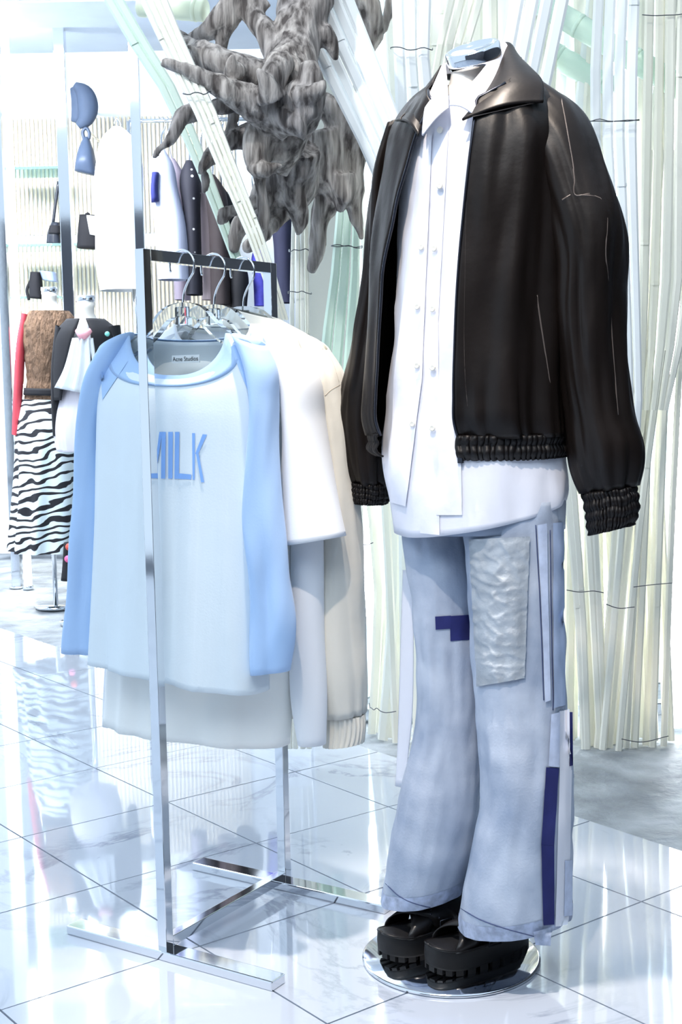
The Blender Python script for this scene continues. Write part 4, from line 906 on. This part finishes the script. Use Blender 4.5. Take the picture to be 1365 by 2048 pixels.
# gathered waistband
WB = [(744, 862, 1148, 868, .134), (740, 884, 1148, 892, .136), (746, 902, 1146, 912, .132), (752, 904, 1144, 916, .126)]
gW = loft(WB, MC, n, 16, 560, fold=lambda ph, s, a, z: .0017 * math.sin(ph * 96 + 3 * nz(ph * 14, z * 50)) + .0022 * math.sin(s * 12.5) + .002 * nz(ph * 12, z * 40), arc=lambda s: jarc(1.), p=.94)
obj('waistband', grid(gW), M_leather_rib, jk, solid=.003)
rs_fold = lambda ph, s, a, z: .011 * nz(math.cos(ph) * 1.6 + z * 2, z * 3.4 + math.sin(ph), 41) + .010 * nz(math.cos(ph) * 2.6, math.sin(ph) * 2.6 + z * .9, 44) * s + .004 * nz(math.cos(ph) * 5, z * 11 + math.sin(ph) * 3, 2)
gSR = loft([(1058, 300, 1090, 165, .06), (1090, 390, 1160, 215, .075), (1112, 460, 1206, 320, .08), (1122, 530, 1242, 435, .08), (1124, 640, 1244, 580, .076), (1130, 740, 1246, 720, .07), (1140, 830, 1262, 830, .066), (1146, 890, 1278, 890, .064), (1156, 945, 1277, 930, .058), (1172, 985, 1268, 972, .046)], MC + MU * .205 + MW * .02, n, 70, 64, fold=rs_fold, fit=False)
vSR = grid(gSR, True); obj('sleeve', vSR, M_leather, jk, solid=.003)
cf = lambda ph, s, a, z: .0016 * math.sin(ph * 44 + 3 * nz(ph * 6, z * 30)) + .0016 * math.sin(s * 26 + 2 * nz(ph * 2, 1)) + .002 * nz(ph * 5, z * 40)
obj('cuff', grid(loft([(1172, 985, 1266, 974, .044), (1176, 1010, 1271, 990, .046), (1182, 1045, 1270, 1030, .046), (1186, 1070, 1262, 1052, .042)], MC + MU * .205 + MW * .02, n, 24, 150, fold=cf, fit=False), True), M_leather_rib, jk, solid=.003)
gSL = loft([(796, 262, 826, 240, .05), (772, 340, 812, 330, .062), (756, 460, 806, 460, .066), (738, 600, 800, 600, .066), (712, 720, 790, 720, .066), (692, 800, 780, 810, .064), (687, 835, 778, 850, .062), (694, 890, 776, 900, .056), (706, 945, 774, 955, .048), (712, 962, 772, 972, .042)], MC - MU * .20 + MW * .05, n, 60, 54, fold=rs_fold, fit=False)
vSL = grid(gSL, True); obj('sleeve', vSL, M_leather, jk, solid=.003)
obj('cuff', grid(loft([(712, 962, 772, 970, .042), (710, 980, 773, 990, .042), (714, 1004, 766, 1010, .038)], MC - MU * .20 + MW * .05, n, 18, 130, fold=cf, fit=False), True), M_leather_rib, jk, solid=.003)
def onj(x, y, d=.016, Y0=2.3):
    h = hit(bK, x, y, .001); return (x, y, (h.y if h is not None else Y0) - d)
cR = ribbon([(1006, 90, 2.46), (990, 140, 2.395), (960, 200, 2.325), (926, 242, 2.30)], [(1032, 112, 2.45), onj(1062, 140, .03, 2.40), onj(1084, 164, .03, 2.36), onj(1087, 206, .024)], M_leather, 'collar', jk, 18, 30, .010, .004)
cL = ribbon([(886, 138, 2.48), (862, 200, 2.41), (838, 270, 2.345)], [(876, 148, 2.49), (838, 190, 2.47), (806, 224, 2.45), (790, 241, 2.44)], M_leather, 'collar', jk, 16, 24, .012, .004)
ribbon([(888, 140, 2.48), (945, 125, 2.56), (1002, 92, 2.47)], [(872, 160, 2.49), (945, 160, 2.58), (1042, 118, 2.46)], M_leather, 'collar_back', jk, 8, 18, .0, .004)
# front edges with zip, piping and seams
def edge_tube(g, j, off, r, r0=4):
    return tube([g[i][j] - FWD * off for i in range(r0, len(g))], r, 6)
obj('zip', edge_tube(gJ, len(gJ[0]) - 1, .003, .0030, 6), M_zip, jk); obj('zip', edge_tube(gJ, 0, .003, .0028, 6), M_zip, jk)
zp = gW[-1][-1]
obj('zip_pull', box(zp + V((0, 0, .004)) - FWD * .008, MU, MW, Z, .005, .003, .011, .001), M_zip, jk, smooth=False)
bA = bvh(vJ, vSR, vSL)
def add_seam(pts, r=.0015, m=M_stitch, nm='seam', b=bA, off=.0026, ns=40):
    s_ = seam(b, pts, r, off, ns)
    if s_: obj(nm, s_, m, jk)
add_seam([(1122, 192), (1138, 280), (1150, 360), (1152, 390), (1180, 388)]); add_seam([(1152, 390), (1196, 395), (1212, 520), (1226, 700), (1236, 830)])
add_seam([(1126, 400), (1142, 390)]); add_seam([(936, 280), (932, 500), (932, 760), (944, 880)])
add_seam([(790, 300), (770, 500), (752, 700), (748, 830)], .0012)
add_seam([(1074, 590), (1084, 660), (1096, 740), (1104, 800)], .0020, M_stitch, 'pocket_zip')
for vf_, pts in ((cR, [(1078, 168), (1079, 198), (1010, 216), (945, 234)]), (cL, [(812, 226), (802, 238), (818, 250)])):
    s_ = seam(bvh(vf_), pts, .0010, .0015, 30)
    if s_: obj('collar_stitch', s_, M_stitch, jk)
sn = at(744, 870, 2.40)

# --- sandals
def sandal(toe, ang, label, mirror=1):
    d = V((math.cos(ang), math.sin(ang), 0)); toe = V((toe.x, toe.y, 0)); s = Z.cross(d) * mirror; L_ = .235; o0 = toe - d * L_; z0 = .008
    t = thing('sandal', label, 'sandal', o0 + d * (L_ / 2) + Z * z0, 'black platform sandals')
    def outline(k):    # k 0..1 around, returns (along, side)
        a = 2 * math.pi * k; x = .5 + .5 * math.cos(a); w = .036 + .014 * (x ** 1.2) - .006 * math.sin(x * 3.1)
        y = math.copysign(abs(math.sin(a)) ** .72, math.sin(a)) * w; return x * L_, y + .006 * math.sin(x * 3.0)
    n_ = 72; pt = lambda k, sc, z: o0 + d * (L_ / 2 + (outline(k)[0] - L_ / 2) * sc) + s * (outline(k)[1] * sc) + Z * (z0 + z)
    lift = lambda k: .010 * max(0, (outline(k)[0] / L_ - .72) / .28) ** 2
    lev = [(1.0, .010), (1.0, .014), (1.01, .030), (1.0, .046), (.97, .049), (.90, .048), (.5, .046)]
    rows = [[pt(k / n_, sc, z + lift(k / n_)) for k in range(n_)] for sc, z in lev]
    obj('platform_sole', grid(rows, True, True, True), M_rubber, t)
    for k in range(0, n_, 3):      # tread lugs round the edge
        a0, a1 = k / n_, (k + 1.9) / n_
        vs_ = [pt(q, sc, z + lift(q)) for z in (0, .011) for q, sc in ((a0, 1.0), (a1, 1.0), (a1, .82), (a0, .82))]
        obj('tread_lug', (vs_, [(0, 1, 2, 3), (4, 7, 6, 5), (0, 4, 5, 1), (1, 5, 6, 2), (2, 6, 7, 3), (3, 7, 4, 0)]), M_rubber, t, smooth=False)
    wl = tube([pt(k / n_, .985, .0475 + lift(k / n_)) for k in range(n_ + 1)], .0028, 6); obj('welt', wl, M_strap, t)
    def band(x0, x1, w, h, nm, sk=0.):     # strap from outer side at x0 to inner side at x1
        rows = []
        for i in range(25):
            a = math.pi * i / 24; f = i / 24; xx = (x0 + (x1 - x0) * f) * L_
            xr_ = min(1, xx / L_); ys = (.035 + .014 * xr_ ** 1.2 - .006 * math.sin(xr_ * 3.1) - .004) * math.cos(a) + .006 * math.sin(xr_ * 3) - .004; zz = .047 + h * math.sin(a) ** .6
            c = o0 + d * xx + s * (ys + .004) + Z * (z0 + zz)
            up = (s * math.cos(a) + Z * (math.sin(a) + .2)).normalized()
            rows.append([c - d * w / 2 + up * (-.001 + sk), c - d * w / 4 + up * (.0015 + sk), c + d * w / 4 + up * (.0015 + sk) - Z * .002, c + d * w / 2 + up * (-.002 + sk) - Z * .006 * math.sin(a)])
        return obj(nm, grid(rows), M_strap, t, solid=.003)
    band(.74, .46, .056, .034, 'cross_strap'); st = band(.44, .74, .060, .038, 'cross_strap', .004)
    band(.33, .35, .100, .052, 'instep_strap', .0)
    for k, q in ((.16, .0), (.24, .01), (.30, .0)):
        a = math.pi * k; xx = (.50 + .32 * k) * L_; c = o0 + d * (xx + q) + s * (.047 * math.cos(a) + .004) + Z * (z0 + .046 + .050 * math.sin(a) ** .8)
        obj('eyelet', lathe(c, [(.0022, 0), (.0022, .0015), (0, .0015)], 10, axis=(s * math.cos(a) + Z * math.sin(a)).normalized(), xa=d), M_zip, t)
    bk = o0 + d * (.50 * L_) + s * .050 + Z * (z0 + .058)
    obj('buckle', tube([bk + d * .014 * cx + Z * .012 * cy for cx, cy in ((-1, -1), (1, -1), (1, 1), (-1, 1), (-1, -1))], .0016, 6), M_zip, t)
ANG = math.radians(180 + 33)
sandal(onfloor(858, 1938, .02), ANG, 'black platform sandal in front, under the nearer jeans leg', 1)
sandal(onfloor(764, 1912, .02), ANG + .05, 'black platform sandal behind, under the farther jeans leg', 1)
